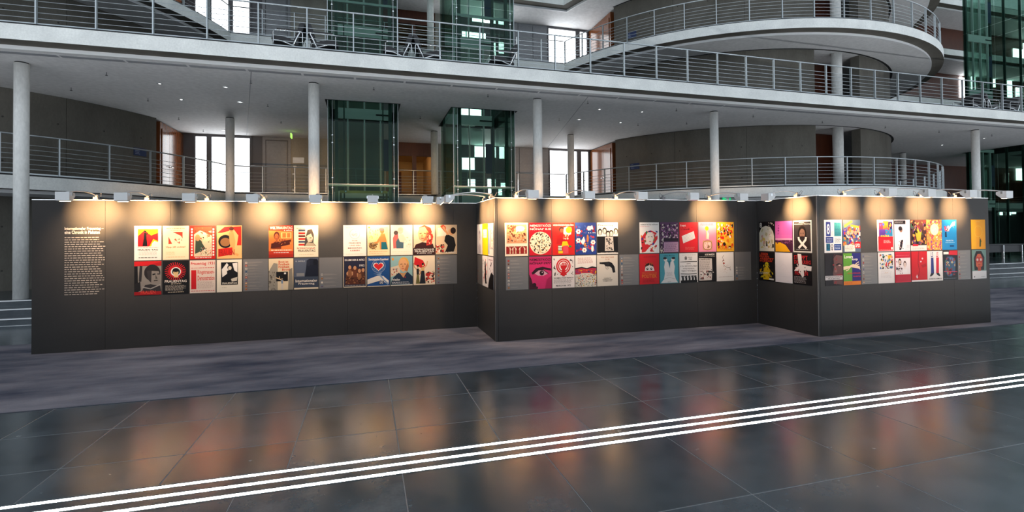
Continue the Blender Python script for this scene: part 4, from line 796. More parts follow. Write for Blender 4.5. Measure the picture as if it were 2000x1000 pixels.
P('2', 1327, 1362.5, 't', 'red poster with a tilted white note, headed 8 maart', 'd8232e', ('t', .05, .86, .34, .93, '8 maart', 'f4dcd8'), ('p', [(.12, .54), (.78, .70), (.86, .46), (.20, .30)], 'eae6e4'), *[('l', [(.20, .52-.045*i), (.78, .655-.045*i)], .006, '9a9aa4') for i in range(5)], ('n', .10, .74, .72, .84, 14, ['8a1820'], .05, 114), ('w', .30, .08, .86, .18, 3, 'e87870'))
P('2', 1364, 1398.5, 't', 'pink poster with a yellow bulb over a small framed cage', 'e58aa8', ('w', .12, .88, .90, .96, 2, 'b01c3c'), ('c', .47, .79, .075, 'f4e418'), ('p', [(.44, .44), (.50, .70), (.60, .60), (.58, .42)], 'f0d8c8'), ('l', [(.46, .72), (.42, .44)], .02, 'd8b868'), ('r', .24, .06, .76, .38, 'c89a6a'), ('r', .30, .10, .70, .33, 'e8b8b0'), ('n', .34, .12, .66, .31, 20, ['b08a60', '8a5a48', 'f0d0c0'], .06, 115), ('ring', .50, .22, .26, .16, .014, '7a5a3a'))
P('2', 1399.5, 1433, 't', 'yellow and red abstract poster with black scrawl, top right of the middle wall', 'eab028', ('n', .04, .10, .96, .96, 70, ['d8281c', 'f2cc48', 'f0e8d8', 'e07a1c', '281c18', 'd8281c'], .12, 116), ('n', .06, .62, .94, .96, 26, ['281c18', 'f0e8d8'], .07, 117), ('w', .06, .04, .94, .20, 4, 'c0301c'))
P('2', 1249, 1287, 'b', 'red poster with a peeping cartoon face, lettered Politiek', 'd3222a', ('w', .22, .88, .82, .93, 1, '8a1418'), ('e', .50, .58, .22, .12, '2a1818'), ('n', .30, .58, .70, .72, 14, ['2a1818', 'b8501c'], .06, 121), ('p', [(.26, .44), (.30, .58), (.50, .63), (.70, .58), (.76, .44)], 'f0e4dc'), ('c', .40, .51, .040, K_), ('c', .60, .51, .040, K_), ('c', .41, .52, .014, W_), ('c', .61, .52, .014, W_), ('t', .12, .335, .88, .40, 'VROUWEN IN DE', 'd8682c'), ('t', .12, .21, .88, .325, 'POLITIEK', 'e8842c'), ('w', .16, .06, .84, .17, 4, '8a1418'))
P('2', 1289, 1325, 'b', 'teal poster of two white mirrored figures back to back', '4fa0ae', ('t', .20, .91, .80, .95, 'VÁRIA PRATTO', '1c2a30'), ('p', [(.04, .02), (.20, .14), (.26, .34), (.22, .56), (.28, .76), (.44, .72), (.50, .60), (.56, .72), (.72, .76), (.80, .56), (.76, .34), (.84, .14), (.96, .02)], 'ece8e4'), ('e', .30, .80, .09, .07, 'e8e0d8'), ('e', .70, .80, .09, .07, 'e8e0d8'), ('e', .27, .845, .10, .04, '2c2428'), ('e', .73, .845, .10, .04, '2c2428'), ('p', [(.42, .76), (.58, .76), (.52, .50)], '2f7a8c'), ('w', .34, .24, .68, .38, 5, 'a8a4a8'), ('l', [(.20, .14), (.50, .20), (.80, .14)], .01, '9a9aa0'), ('w', .4, .03, .6, .06, 1, '2c2428'))
P('2', 1327, 1362.5, 'b', 'white poster with Greek lines and black cheering silhouettes, headed 8', 'efecea', ('w', .14, .92, .92, .955, 1, '8a8488'), ('t', .28, .77, .42, .89, '8', K_), ('t', .46, .83, .70, .88, 'Μάρτη', '3a3638'), ('t', .50, .77, .70, .815, '1982', '3a3638'), ('p', [(.04, .71), (.5, .725), (.96, .72), (.96, .695), (.5, .70), (.04, .695)], K_), ('t', .40, .62, .60, .66, 'ΟΧΙ', '4a4448'), ('t', .04, .535, .96, .58, 'ΣΤΗ ΣΕΞΟΥΑΛΙΚΗ', '4a4448'), ('t', .18, .455, .82, .50, 'ΥΠΟΤΕΛΕΙΑ', '4a4448'), ('t', .10, .375, .92, .42, 'ΤΩΝ ΓΥΝΑΙΚΩΝ', '4a4448'), ('p', [(.06, .315), (.5, .30), (.94, .31), (.94, .285), (.5, .275), (.06, .29)], K_), ('r', .06, 0, .96, .08, K_), *fl(*[[('e', x, .21, .045, .03, K_), ('r', x-.05, .04, x+.05, .18, K_), ('l', [(x-.04, .16), (x-.09, .24)], .025, K_)] for x in (.18, .36, .54, .72, .88)]))
P('2', 1364, 1398.5, 'b', 'black poster with a pale newspaper cutting, headed 8 de Marzo', '1c1a1c', ('t', .38, .905, .92, .965, '8 DE MARZO', W_), ('w', .06, .86, .94, .885, 1, 'd8d0cc'), ('p', [(.03, .05), (.03, .82), (.76, .80), (.78, .42), (.74, .05)], 'dcd2cc'), ('t', .06, .75, .68, .80, 'Clasificadas', '2a2426'), ('w', .07, .42, .70, .73, 9, '5a5254'), ('n', .08, .08, .70, .40, 50, ['1c1a1c', '6a6264', 'f0e8e4', '9a5a58'], .06, 131), ('n', .62, .26, .86, .42, 10, ['f0e8e4', '1c1a1c'], .06, 132))
P('2', 1399.5, 1433, 'b', 'white poster with a faint line drawing of a face in profile', 'f2ede8', ('l', [(.42, .90), (.34, .82), (.40, .76), (.34, .70), (.40, .64), (.40, .56), (.56, .48), (.76, .46), (.82, .36)], .012, '5a3a34'), ('e', .40, .72, .05, .018, '8a2a24'), ('e', .42, .62, .06, .025, 'b83a30'), ('n', .2, .24, .84, .60, 26, ['d8b8a8', 'c89a8a', 'e8dcd4'], .035, 133), ('w', .12, .12, .92, .17, 1, 'c8bcb4'))
# ---------------- six poster return
P('de', 1483, 1513, 't', 'black poster with a white arch of pale figures and a large 8', '1c181a', ('p', [(.02, .0), (.02, .62), (.18, .80), (.44, .86), (.74, .82), (.92, .66), (.98, .50), (.98, 0)], 'ece4d0'), ('n', .08, .10, .90, .76, 46, ['f4f0e4', 'e0c868', 'd8a898', 'e8e0d0', 'c8c098'], .14, 141), ('p', [(.46, .16), (.56, .16), (.54, .28), (.48, .28)], K_), ('e', .51, .31, .035, .025, K_), ('p', [(.64, .28), (.70, .28), (.68, .38)], '4a2a30'), ('r', .86, .12, .96, .24, K_), ('t', .06, .80, .20, .97, '8', 'f4ece0'), ('n', .5, .86, .98, .97, 12, ['f0d8c8', '1c181a'], .05, 142))
P('de', 1515, 1548, 't', 'magenta poster with an orange field and a dark crowd line', 'd96ab8', ('r', 0, .55, 1, .98, 'd665b6'), ('p', [(0, .0), (0, .36), (.3, .30), (.6, .22), (.86, .06), (.9, 0)], 'f0b01e'), ('p', [(0, .30), (0, .38), (.2, .36), (.5, .40), (.8, .38), (1, .42), (1, .0), (.88, .0), (.6, .22), (.3, .30)], '4a2440'), ('n', .02, .26, 1, .40, 46, ['2a1428', '8a4a78', '5c2c50'], .05, 143), ('n', .14, .50, .24, .94, 12, ['7a2a70', '9a3a88'], .05, 144), ('r', 0, .38, 1, .44, 'e7a6cc'))
P('de', 1549.5, 1586, 't', 'white framed dark grey photo poster of a child with crossed white ribbon', 'e8e8e4', ('r', .05, .04, .95, .96, '3c383a'), ('t', .34, .92, .60, .95, 'Frauen', W_), ('t', .06, .865, .94, .905, 'Internationaler Frauentag', W_), ('e', .50, .60, .22, .24, '201c1c'), ('e', .50, .58, .15, .16, '8a6a5c'), ('p', [(.10, .12), (.18, .44), (.38, .50), (.62, .50), (.84, .44), (.92, .12)], '2c2628'), ('l', [(.30, .48), (.32, .40), (.50, .26), (.72, .13)], .07, 'eeeae6'), ('l', [(.70, .48), (.68, .40), (.50, .26), (.30, .13)], .07, 'eeeae6'), ('e', .44, .60, .025, .014, K_), ('e', .56, .60, .025, .014, K_), ('l', [(.44, .50), (.56, .50)], .016, '4a2c28'), ('w', .18, .08, .8, .11, 1, W_))
P('de', 1483, 1513, 'b', 'black poster with red handwriting over a yellow scratched figure', '18161a', ('t', .06, .88, .60, .97, 'LESBEN', 'e04a28'), ('t', .06, .80, .70, .87, 'FRAUEN-', 'e04a28'), ('t', .06, .72, .96, .79, 'ARBEITET', 'e04a28'), ('t', .06, .64, .86, .71, 'IN JEDEM', 'e04a28'), ('e', .52, .56, .12, .09, 'e8d020'), ('p', [(.28, .04), (.30, .36), (.44, .48), (.62, .48), (.76, .34), (.70, .04)], 'e0b81c'), ('n', .04, .10, .96, .58, 60, ['e8d020', '18161a', 'c89a18', '3a3418'], .06, 151), ('w', .04, .22, .7, .30, 2, W_), ('r', .66, .04, .96, .09, W_))
P('de', 1515, 1548, 'b', 'plain white poster with barely visible pale lines on the short return wall', 'f6f3fa', ('l', [(.30, .50), (.44, .62), (.60, .58), (.70, .44)], .006, 'e4dcec'), ('l', [(.40, .40), (.55, .48), (.62, .40)], .006, 'e4dcec'), ('w', .1, .18, .9, .22, 1, 'ece8f2'), ('w', .7, .03, .95, .05, 1, 'dcd6e4'))
P('de', 1549.5, 1586, 'b', 'black poster with a ragged white cross figure and red brush letters, Stoppt den Krieg', '1a181c', ('t', .06, .80, .80, .93, 'STOPPT', 'c02a30'), ('t', .08, .66, .96, .78, 'DEN KRIEG', 'c02a30'), ('t', .10, .30, .80, .42, 'FRAUEN', 'c02a30'), ('p', [(.26, .98), (.46, .98), (.50, .64), (1, .60), (.98, .46), (.58, .46), (.60, .30), (.52, .22), (.40, .34), (.34, .44), (.06, .42), (.18, .54), (.32, .58)], 'f2ecec'), ('n', .12, .36, .80, .66, 20, ['f2ecec', '1a181c', 'c02a30'], .06, 152), ('w', .06, .04, .74, .26, 6, 'b8b0b4'))
# ---------------- right wall
P('3', 1609.5, 1644, 't', 'white poster with blue and teal blocks and a tall 8, leftmost on the right wall', 'eceaec', ('r', .10, .50, .36, .94, '2a3a86'), ('t', .15, .56, .31, .88, '8', 'f0eef0'), ('r', .56, .50, .96, .93, '3c8f9c'), ('w', .59, .53, .93, .91, 10, '1c5a70'), ('t', .42, .52, .50, .66, '1 1 1 2', '4a4a6a'), ('r', .08, .30, .50, .48, '2c3f88'), ('w', .14, .33, .46, .45, 3, 'c8d0e8'), ('w', .58, .30, .94, .46, 4, '3a3a58'), ('r', .10, .06, .32, .28, '1f6a88'), ('t', .13, .10, .29, .25, '8.3', '0c2a48'), ('ring', .42, .20, .055, .045, .018, K_), ('r', .405, .06, .435, .16, K_), ('r', .37, .10, .47, .12, K_), ('r', .54, .07, .95, .26, '2a4a90'), ('w', .58, .10, .92, .23, 3, 'c8d4ec'))
P('3', 1646, 1680, 't', 'colourful photo poster of women with yellow banners and a red square corner', '5a6a80', ('n', .0, .18, 1, .82, 90, ['c83a40', '2a8a9a', 'e8c8b0', '26203a', 'e8e4e0', 'd88a3a', '4a3aa0'], .12, 161), *[('e', x, y, .08, .065, 'd8a888') for x, y in ((.30, .60), (.52, .62), (.72, .60), (.88, .66))], ('p', [(.06, .84), (.50, .99), (.56, .93), (.1, .76)], 'f0c848'), ('p', [(.46, .86), (.92, .80), (.9, .74), (.42, .80)], 'f0b838'), ('r', .08, .02, .68, .22, 'efe8dc'), ('w', .12, .05, .64, .19, 3, '8a8070'), ('r', .66, .12, 1, .32, 'd8202c'), ('t', .70, .15, .96, .26, 'SPD', W_))
P('3', 1713, 1745, 't', 'poster with orange, purple and blue squares over red, lettered 8. März', 'ece8ea', ('r', .10, .46, .36, .92, 'd83a58'), ('r', .36, .70, .68, .96, 'e87a28'), ('r', .68, .70, .92, .94, '2a2060'), ('r', .12, .48, .50, .70, '5a3a9a'), ('r', .50, .48, .94, .70, '2f88b8'), ('star', .80, .82, .07, 'f0c020'), ('n', .14, .50, .9, .9, 16, ['e8a030', 'c03070', '3a50b0'], .09, 171), ('r', .06, .02, .96, .47, 'd9202c'), ('t', .20, .455, .72, .53, '8.MÄRZ', 'f0d020'), ('w', .38, .26, .82, .36, 3, 'f8e4e0'), ('w', .1, .05, .8, .07, 1, 'f0c0bc'), ('r', .82, .05, .93, .13, W_))
P('3', 1746.5, 1777, 't', 'white overexposed photo poster of a dark haired dancer in white', 'e9e4ec', ('r', 0, .86, .72, .98, '241c20'), ('w', .05, .89, .68, .95, 2, 'd8d0d0'), ('p', [(.22, .02), (.16, .40), (.30, .62), (.60, .64), (.72, .34), (.66, .02)], 'f6f4f8'), ('e', .42, .68, .10, .085, 'a07868'), ('e', .38, .72, .12, .07, '2a2024'), ('p', [(.28, .04), (.40, .34), (.56, .36), (.48, .14), (.40, .02)], '2a2228'), ('n', .24, .06, .56, .32, 14, ['2a2228', '5a3c44', 'c8a0a0'], .06, 172), ('w', .78, .1, .95, .2, 2, 'b8b0bc'))
P('3', 1778, 1809, 't', 'dark painterly poster with yellow flame shapes', '4a2c28', ('n', .02, .18, .98, .98, 90, ['241a18', 'd8b040', '8a2a2c', '3a5a48', 'c87850', '6a3a70', '181414'], .12, 173), ('p', [(.40, .30), (.30, .60), (.46, .52), (.44, .78), (.60, .56), (.70, .66), (.62, .32)], 'e0b838'), ('r', 0, 0, 1, .17, 'f0e8e4'), ('p', [(.10, .14), (.14, .21), (.48, .20), (.46, .14)], 'd02030'), ('w', .1, .04, .9, .1, 2, '9a9090'))
P('3', 1809.5, 1839, 't', 'mosaic poster of orange and violet strokes with a cream circle', 'e8a050', ('n', 0, 0, 1, 1, 190, ['e0782c', 'f0c048', 'c03a58', '8a4a98', 'f0e0b0', 'd85a3a', 'b83a80'], .075, 174), ('c', .52, .68, .19, 'f6ecc8'), ('n', .36, .58, .68, .78, 12, ['f4e4b0', 'faf2d8'], .06, 175))
P('3', 1839.5, 1868, 't', 'bright blue poster with a red and white megaphone sketch', '1f86c6', ('n', .16, .60, .48, .80, 26, ['d83040', 'e8506a', '301a28', 'f0c8c8'], .09, 176), ('p', [(.42, .70), (.74, .92), (.92, .94), (.88, .82), (.62, .76), (.46, .64)], 'f2eef2'), ('n', .5, .72, .9, .92, 10, ['1f86c6', 'd8d0e0'], .05, 177), ('p', [(.20, .42), (.32, .42), (.30, .60), (.20, .60)], '182848'), ('t', .26, .285, .76, .325, 'FRAUEN TAG', 'd0e8f8'), ('w', .22, .22, .84, .26, 1, 'a8d4f0'), ('r', .52, .10, .80, .15, '123a70'))
P('3', 1896.5, 1924, 't', 'orange yellow poster with a thin balloon circle and tiny figure', 'f4a61c', ('r', 0, 0, .34, 1, 'f6b41e'), ('ring', .50, .60, .28, .19, .012, 'f8cc50'), ('l', [(.56, .41), (.60, .32)], .012, '5a3a14'), ('p', [(.56, .08), (.66, .08), (.68, .24), (.72, .26), (.66, .32), (.58, .32)], '3a4a18'), ('e', .64, .33, .04, .025, '7a2a18'), ('w', .36, .92, .64, .94, 1, 'fce4a8'))
P('3', 1611, 1645, 'b', 'dark poster of half a face with a white lettered strip', '262024', ('p', [(.48, .06), (.46, .40), (.52, .60), (.50, .86), (.66, .96), (1, .92), (1, .02)], '6a4a48'), ('p', [(.62, .66), (.80, .70), (.96, .66), (.96, .62), (.80, .645), (.64, .62)], '1a1416'), ('e', .84, .63, .07, .02, 'c8a8a0'), ('p', [(.60, .62), (.54, .44), (.62, .40), (.70, .44)], '8a6460'), ('p', [(.62, .34), (.86, .37), (1, .36), (1, .31), (.84, .30)], '8a3038'), ('p', [(.46, .96), (.5, .86), (.46, .4), (.3, .6)], '151214'), ('n', .44, .46, .7, .98, 12, ['a0242c', '6a1c24'], .05, 181), ('r', 0, .18, 1, .31, 'dcd6d6'), ('t', .04, .255, .96, .295, 'INTERNATIONALER', '4a4246'), ('t', .16, .195, .84, .24, 'FRAUENTAG', '4a4246'), ('n', .44, .04, .66, .16, 6, ['a0242c'], .05, 182))
P('3', 1647, 1680.5, 'b', 'green and blue poster with joined pale hands, lettered Lovers loop', '2a2a78', ('r', 0, .12, .50, 1, '63a238'), ('r', 0, 0, 1, .12, 'e8842a'), ('t', .06, .84, .56, .94, 'Lovers', W_), ('t', .50, .75, .84, .85, 'loop', W_), ('p', [(.0, .58), (0, .48), (.22, .50), (.44, .56), (.62, .54), (.92, .50), (.98, .46), (.94, .58), (.78, .62), (.56, .66), (.34, .60), (.18, .60)], 'efd8b8'), *[('l', [(.60, .60), (.78+.03*i, .68-.05*i), (.90+.02*i, .72-.07*i)], .028, 'efd8b8') for i in range(4)], ('l', [(.40, .56), (.26, .47), (.14, .45)], .03, 'efd8b8'), ('t', .24, .345, .98, .385, 'INTERNATIONALER', 'd83a30'), ('t', .56, .245, .98, .285, 'FRAUENTAG', 'd83a30'), ('w', .06, .05, .5, .08, 1, '8a3a18'))
P('3', 1715, 1746.5, 'b', 'white poster with a splashed colour painting above small lines', 'efecec', ('r', .08, .46, .94, .94, 'e8e4e0'), ('n', .10, .46, .92, .94, 70, ['1c1a20', '2f6ab0', 'd83a34', 'f0c030', '3a8a58', 'f4f0ec', '1c1a20'], .09, 191), ('e', .70, .86, .10, .05, 'f0b428'), ('w', .16, .16, .84, .42, 7, 'd0ccd0'), ('w', .40, .32, .60, .35, 1, 'e8b060'))
P('3', 1748, 1778.5, 'b', 'crimson banded photo poster of a pale dancing couple', 'd62a40', ('r', .03, .26, .97, .80, 'f0e8ec'), *fl(bust(.30, .66, .5, 'e8c8b8', '2a2024', 'e4dce0'), bust(.62, .58, .5, 'f0dcd4', '5a3a34', 'f4f0f4')), ('n', .06, .28, .5, .72, 22, ['2a2228', '8a5a60', 'd8c8cc', 'f4f0f4'], .08, 192), ('r', .03, .04, .97, .25, 'c0203a'), ('r', .03, .81, .97, .96, 'c8243c'), ('w', .06, .86, .9, .9, 1, 'e0707c'))
P('3', 1780, 1810.5, 'b', 'pure red poster with a thin black stem and small white marks', 'd21a26', ('l', [(.48, 1), (.44, .80), (.42, .60), (.50, .40), (.46, .22), (.36, .14)], .018, '5a0c14'), ('e', .70, .76, .05, .03, 'f4e4e4'), ('e', .60, .66, .05, .025, 'f4e4e4'), ('p', [(.60, .54), (.92, .60), (.96, .50), (.7, .46)], 'b01420'), ('p', [(.28, .16), (.34, .24), (.40, .14), (.34, .10)], 'f0dcdc'), ('r', 0, 0, 1, .05, 'f0ecec'))
P('3', 1811, 1841, 'b', 'white poster of two striding legs, one blue and one red, Journee de la femme', 'efecec', ('p', [(.22, .26), (.24, .78), (.40, .78), (.42, .26)], '2b3a86'), ('p', [(.56, .26), (.58, .78), (.76, .78), (.74, .26)], 'd6243a'), ('t', .24, .80, .38, .97, 'LS', '2b3a86'), ('t', .58, .80, .72, .97, 'LS', 'd6243a'), ('p', [(.22, .26), (.42, .26), (.36, .20), (.22, .15), (.14, .16)], K_), ('p', [(.56, .26), (.74, .26), (.84, .16), (.76, .15), (.62, .20)], K_), ('t', .08, .04, .94, .09, 'JOURNEE DE LA FEMME 2007', '2a2228'))
P('3', 1841.5, 1870, 'b', 'dark poster of a screaming blue face with a red corner', '20242c', ('r', .05, .88, .40, .96, W_), ('p', [(.45, 1), (1, 1), (1, .84), (.4, .86)], 'd02432'), ('p', [(.14, .30), (.12, .62), (.30, .80), (.64, .80), (.86, .60), (.82, .26), (.56, .12), (.30, .14)], '3a5a80'), ('n', .14, .16, .84, .76, 40, ['5a88b0', '22304a', 'c8a878', '8a3a3a', '3a6a5a'], .10, 201), ('e', .32, .60, .08, .035, 'd8c8a0'), ('e', .62, .60, .08, .035, 'd8c8a0'), ('c', .32, .60, .018, K_), ('c', .62, .60, .018, K_), ('e', .48, .28, .12, .09, '501420'), ('e', .48, .25, .06, .04, 'c83040'), ('l', [(.04, .30), (.96, .28)], .02, 'e0506a'), ('w', .04, .04, .9, .08, 1, '8a98a8'))
P('3', 1898.5, 1926, 'b', 'teal grey poster of a dark haired face with red round glasses', '74958c', ('p', [(.16, .30), (.12, .72), (.30, .96), (.66, .96), (.88, .74), (.84, .30)], '1c1618'), ('p', [(.28, .44), (.26, .72), (.40, .86), (.60, .86), (.74, .72), (.72, .44), (.50, .34)], 'd0603c'), ('p', [(.40, .26), (.40, .44), (.62, .44), (.62, .26)], 'b84a30'), ('ring', .38, .66, .12, .085, .028, 'b01c2c'), ('ring', .62, .66, .12, .085, .028, 'b01c2c'), ('c', .38, .66, .042, 'd8d0d0'), ('c', .62, .66, .042, 'd8d0d0'), ('l', [(.42, .48), (.58, .48)], .024, '7a1c20'), ('r', 0, 0, 1, .27, 'ece8e8'), ('r', .12, .05, .18, .09, '2a2a2a'), ('w', .62, .05, .9, .08, 1, '4a4a4a'))
# ---------------- caption panels: dark sheets with thumbnail column and short lines
CAPS = [('1', 475, 523.5, 10, 'dark caption sheet with small thumbnails after the first poster group'), ('1', 623.5, 668.5, 4, 'dark caption sheet with four thumbnails between second and third poster groups'), ('1', 851.5, 892.5, 8, 'dark caption sheet with thumbnails at the end of the long left wall'),
        ('2', 988, 1031.5, 9, 'dark caption sheet with thumbnails at the left of the middle wall'), ('2', 1210, 1247.5, 10, 'dark caption sheet with thumbnails between the two groups of the middle wall'), ('2', 1435, 1467, 5, 'dark caption sheet with thumbnails at the right end of the middle wall'),
        ('bc', 933, 942.3, 6, 'dark caption sheet on the narrow return wall'), ('3', 1682.5, 1713.5, 9, 'dark caption sheet with thumbnails after the first pair on the right wall'), ('3', 1871, 1895.5, 8, 'dark caption sheet with thumbnails near the end of the right wall')]

# ---- vector print -> mesh -----------------------------------------------------
TXT = {}
strings = sorted({op[5] for p in PO for op in p[6] if op[0] == 't'} | {'Internationaler Frauentag –', 'eine Chronik in Plakaten'})
tmp = []
for s in strings:
    cu = bpy.data.curves.new('t', 'FONT'); cu.body = s; cu.resolution_u = 2; cu.fill_mode = 'FRONT'; cu.offset = .018
    o = bpy.data.objects.new('t', cu); COL.objects.link(o); tmp.append(o)
bpy.context.view_layer.update(); dg = bpy.context.evaluated_depsgraph_get()
for s, o in zip(strings, tmp):
    me = o.evaluated_get(dg).to_mesh(); vv = [(v.co.x, v.co.y) for v in me.vertices]; ff = [tuple(p.vertices) for p in me.polygons]
    if vv:
        x0 = min(v[0] for v in vv); x1 = max(v[0] for v in vv); y0 = min(v[1] for v in vv); y1 = max(v[1] for v in vv)
        TXT[s] = ([((v[0]-x0)/(x1-x0), (v[1]-y0)/(y1-y0)) for v in vv], ff)
    o.evaluated_get(dg).to_mesh_clear()
for o in tmp:
    cu = o.data; bpy.data.objects.remove(o); bpy.data.curves.remove(cu)

class Print:
    """flat print in stacked hair-thin layers; x right, z up, -y towards the viewer"""
    def __init__(s, w, h, base=.005, rim=True): s.w, s.h, s.v, s.f, s.m, s.mats, s.y = w, h, [], [], [], [], -base
    def mi(s, c):
        m = c if not isinstance(c, str) else ink(c)
        if m not in s.mats: s.mats.append(m)
        return s.mats.index(m)
    def poly(s, pts, c, lift=True):
        if lift: s.y -= .00012
        n = len(s.v); A = sum(a[0]*b[1]-b[0]*a[1] for a, b in zip(pts, pts[1:]+pts[:1]))
        if A < 0: pts = pts[::-1]
        s.v += [(min(max(x, 0), 1)*s.w, s.y, min(max(y, 0), 1)*s.h) for x, y in pts]; s.f.append(tuple(range(n, n+len(pts)))); s.m.append(s.mi(c))
    def ell(s, cx, cy, rx, ry, c, k=24, lift=True): s.poly([(cx+rx*cos(2*pi*i/k), cy+ry*sin(2*pi*i/k)) for i in range(k)], c, lift)
    def line(s, pts, wd, c):
        s.y -= .00012; mi = s.mi(c); asp = s.w/s.h
        P_ = [Vector((p[0]*s.w, p[1]*s.h)) for p in pts]; hw = wd*s.h/2; n = len(s.v)
        for i, p in enumerate(P_):
            t = (P_[min(i+1, len(P_)-1)]-P_[max(i-1, 0)]).normalized(); q = Vector((-t.y, t.x))*hw
            for r in (p+q, p-q): s.v.append((min(max(r.x, 0), s.w), s.y, min(max(r.y, 0), s.h)))
        for i in range(len(P_)-1): s.f.append((n+2*i+1, n+2*i+3, n+2*i+2, n+2*i)); s.m.append(mi)
    def words(s, x0, y0, x1, y1, n, c, seed=0):
        s.y -= .00012; rnd = random.Random(seed*7+n); st = (y1-y0)/n
        for i in range(n):
            x = x0; yb = y1-st*(i+1)+st*.32; end = x1-(rnd.uniform(0, .18)*(x1-x0) if n > 1 else 0)
            while x < end-.015:
                w = rnd.uniform(.035, .11)*(1 if s.w < .6 else .6); s.poly([(x, yb), (min(x+w, end), yb), (min(x+w, end), yb+st*.34), (x, yb+st*.34)], c, False); x += w+.022*(1 if s.w < .6 else .5)
    def blobs(s, x0, y0, x1, y1, n, cols, size, seed, disk=None):
        rnd = random.Random(seed); s.y -= .00012; y00 = s.y
        for i in range(n):
            if disk:
                a = rnd.uniform(0, 2*pi); rr = disk*sqrt(rnd.random()); cx = x0+rr*cos(a)*s.h/s.w; cy = y0+rr*sin(a)
            else: cx = rnd.uniform(x0, x1); cy = rnd.uniform(y0, y1)
            k = rnd.randint(4, 7); r = size*rnd.uniform(.45, 1.1); th = rnd.uniform(0, pi); el = rnd.uniform(.35, 1)
            pts = []
            for j in range(k):
                a = 2*pi*j/k; q = r*rnd.uniform(.6, 1.1); px, py = q*cos(a), q*sin(a)*el
                pts.append((cx+(px*cos(th)-py*sin(th)), cy+(px*sin(th)+py*cos(th))*.8))
            lo = (x0, y0, x1, y1) if not disk else (0, 0, 1, 1)
            pts = [(min(max(a, lo[0]), lo[2]), min(max(b, lo[1]), lo[3])) for a, b in pts]
            s.y = y00-.000004*(i % 40); s.poly(pts, rnd.choice(cols), False)
        s.y = y00-.0002
    def op(s, o):
        k = o[0]
        if k == 'r': s.poly([(o[1], o[2]), (o[3], o[2]), (o[3], o[4]), (o[1], o[4])], o[5])
        elif k == 'e': s.ell(*o[1:6])
        elif k == 'c': s.ell(o[1], o[2], o[3]*s.h/s.w, o[3], o[4], 32)
        elif k == 'p': s.poly(list(o[1]), o[2])
        elif k == 'l': s.line(o[1], o[2], o[3])
        elif k == 'w': s.words(*o[1:7], seed=int(o[2]*100))
        elif k == 'n': s.blobs(*o[1:9])
        elif k == 'ndisk': s.blobs(o[1], o[2], 0, 0, o[4], o[5], o[6], o[7], disk=o[3])
        elif k == 'ring':
            _, cx, cy, rx, ry, th, c = o; n = 32
            s.line([(cx+rx*cos(2*pi*i/n), cy+ry*sin(2*pi*i/n)) for i in range(n+1)], th, c)
        elif k == 'sun':
            _, cx, cy, r, n, c = o; s.y -= .00012; a = s.h/s.w
            for i in range(n):
                t = 2*pi*i/n; d = .055
                s.poly([(cx+.6*r*cos(t-d)*a, cy+.6*r*sin(t-d)), (cx+r*1.15*cos(t-d*.7)*a, cy+r*1.15*sin(t-d*.7)), (cx+r*1.15*cos(t+d*.7)*a, cy+r*1.15*sin(t+d*.7)), (cx+.6*r*cos(t+d)*a, cy+.6*r*sin(t+d))], c, False)
        elif k == 'heart':
            _, cx, cy, r, c = o; pts = []
            for i in range(40):
                t = 2*pi*i/40; pts.append((cx+r*sin(t)**3, cy+r*.72*(13*cos(t)-5*cos(2*t)-2*cos(3*t)-cos(4*t))/17))
            s.poly(pts, c)
        elif k == 'star':
            _, cx, cy, r, c = o; s.poly([(cx+(r if i % 2 == 0 else r*.42)*sin(pi*i/5), cy+(r if i % 2 == 0 else r*.42)*cos(pi*i/5)*.75) for i in range(10)], c)
        elif k == 't':
            _, x0, y0, x1, y1, st, c = o; s.y -= .00012; vv, ff = TXT[st]; n = len(s.v); mi = s.mi(c)
            s.v += [((x0+a*(x1-x0))*s.w, s.y, (y0+b*(y1-y0))*s.h) for a, b in vv]
            for f in ff: s.f.append(tuple(n+i for i in f)); s.m.append(mi)
    def board(s, th, c):
        mi = s.mi(c); n = len(s.v); w, h = s.w, s.h
        s.v += [(0, -th, 0), (w, -th, 0), (w, 0, 0), (0, 0, 0), (0, -th, h), (w, -th, h), (w, 0, h), (0, 0, h)]
        for q in ((0, 3, 2, 1), (4, 5, 6, 7), (0, 1, 5, 4), (1, 2, 6, 5), (2, 3, 7, 6), (3, 0, 4, 7)): s.f.append(tuple(n+i for i in q)); s.m.append(mi)
    def build(s, name, loc, rz, parent=None):
        me = bpy.data.meshes.new(name); me.from_pydata(s.v, [], s.f)
        for m in s.mats: me.materials.append(m)
        me.polygons.foreach_set('material_index', s.m); me.update()
        o = bpy.data.objects.new(name, me); COL.objects.link(o); o.location = loc; o.rotation_euler = (0, 0, rz)
        if parent: o.parent = parent
        return o
def place(w, s0, z0, off=.0015):
    o, rz = frame(w); return o+Matrix.Rotation(rz, 3, 'Z') @ Vector((s0, -off, z0)), rz
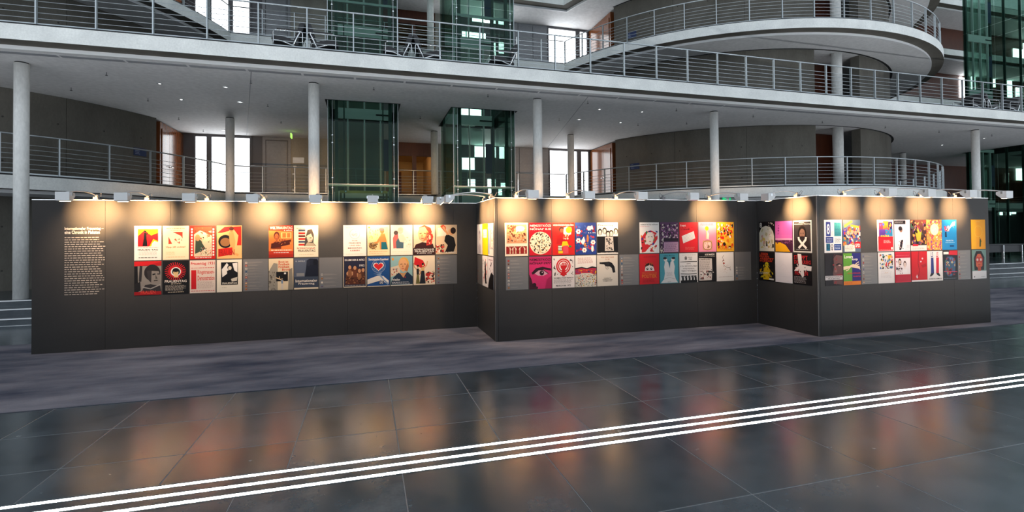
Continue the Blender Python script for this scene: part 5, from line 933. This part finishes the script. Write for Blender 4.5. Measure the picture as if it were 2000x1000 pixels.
for (w, u0, u1, row, label, bgc, ops) in PO:
    z0, z1 = (ZT0, ZT1) if row == 't' else (ZB0, ZB1)
    v = 468 if row == 't' else 534
    a, b = wall_s(w, u0, v), wall_s(w, u1, v)
    pr = Print(b-a, z1-z0, .004); pr.board(.004, bgc)
    for o in ops: pr.op(o)
    loc, rz = place(w, a, z0); po = pr.build('poster', loc, rz); tag(po, label, 'poster', 'exhibition posters')
m_cap = plain('caption_film', (.062, .060, .060), .4)
for ci, (w, u0, u1, n, label) in enumerate(CAPS):
    a, b = wall_s(w, u0, 534), wall_s(w, u1, 534); pr = Print(b-a, ZB1-ZB0, .0015); pr.board(.0015, m_cap)
    rnd = random.Random(ci+5); top = .86 if n > 6 else .42
    if n == 6: top = .5
    for i in range(n):
        y = .04+(top-.04)*(n-1-i)/max(n-1, 1)
        pr.poly([(.08, y), (.16, y), (.16, y+.055), (.08, y+.055)], rnd.choice(['d8ccc0', 'b83a34', 'c88a58', '5a7a9a', 'e8e0d4', '8a5a48']))
        pr.poly([(.095, y+.012), (.145, y+.012), (.145, y+.035), (.095, y+.035)], rnd.choice(['2a2426', '8a2a28', 'd8c8b0']))
        for k in range(rnd.randint(2, 3)): pr.poly([(.20, y+.044-.017*k), (.20+rnd.uniform(.22, .62), y+.044-.017*k), (.20+rnd.uniform(.22, .62), y+.051-.017*k), (.20, y+.051-.017*k)], 'a8a09a')
    loc, rz = place(w, a, ZB0); po = pr.build('caption_sheet', loc, rz); tag(po, label, 'caption', 'dark caption sheets')
# white vinyl text block at the left
a, b = wall_s('1', 126, 510), wall_s('1', 206, 510); zt = wall_z('1', 126, 443); zb = wall_z('1', 126, 578)
loc, rz = place('1', a, zb, .0006); tx = empty('wall_text', loc, rz); tag(tx, 'white vinyl text block, headed Internationaler Frauentag, on the left wall', 'wall text')
tb = Print(b-a, zt-zb, .0004)
tb.op(('t', 0, .945, .95, .995, 'Internationaler Frauentag –', 'f6efe4')); tb.op(('t', 0, .895, .86, .945, 'eine Chronik in Plakaten', 'f6efe4'))
tb.build('heading', (0, 0, 0), 0, tx)
tb = Print(b-a, zt-zb, .0004); tb.words(0, .0, 1, .86, 26, 'cdc3b8', seed=4); tb.build('body_text', (0, 0, 0), 0, tx)
bpy.context.view_layer.update()
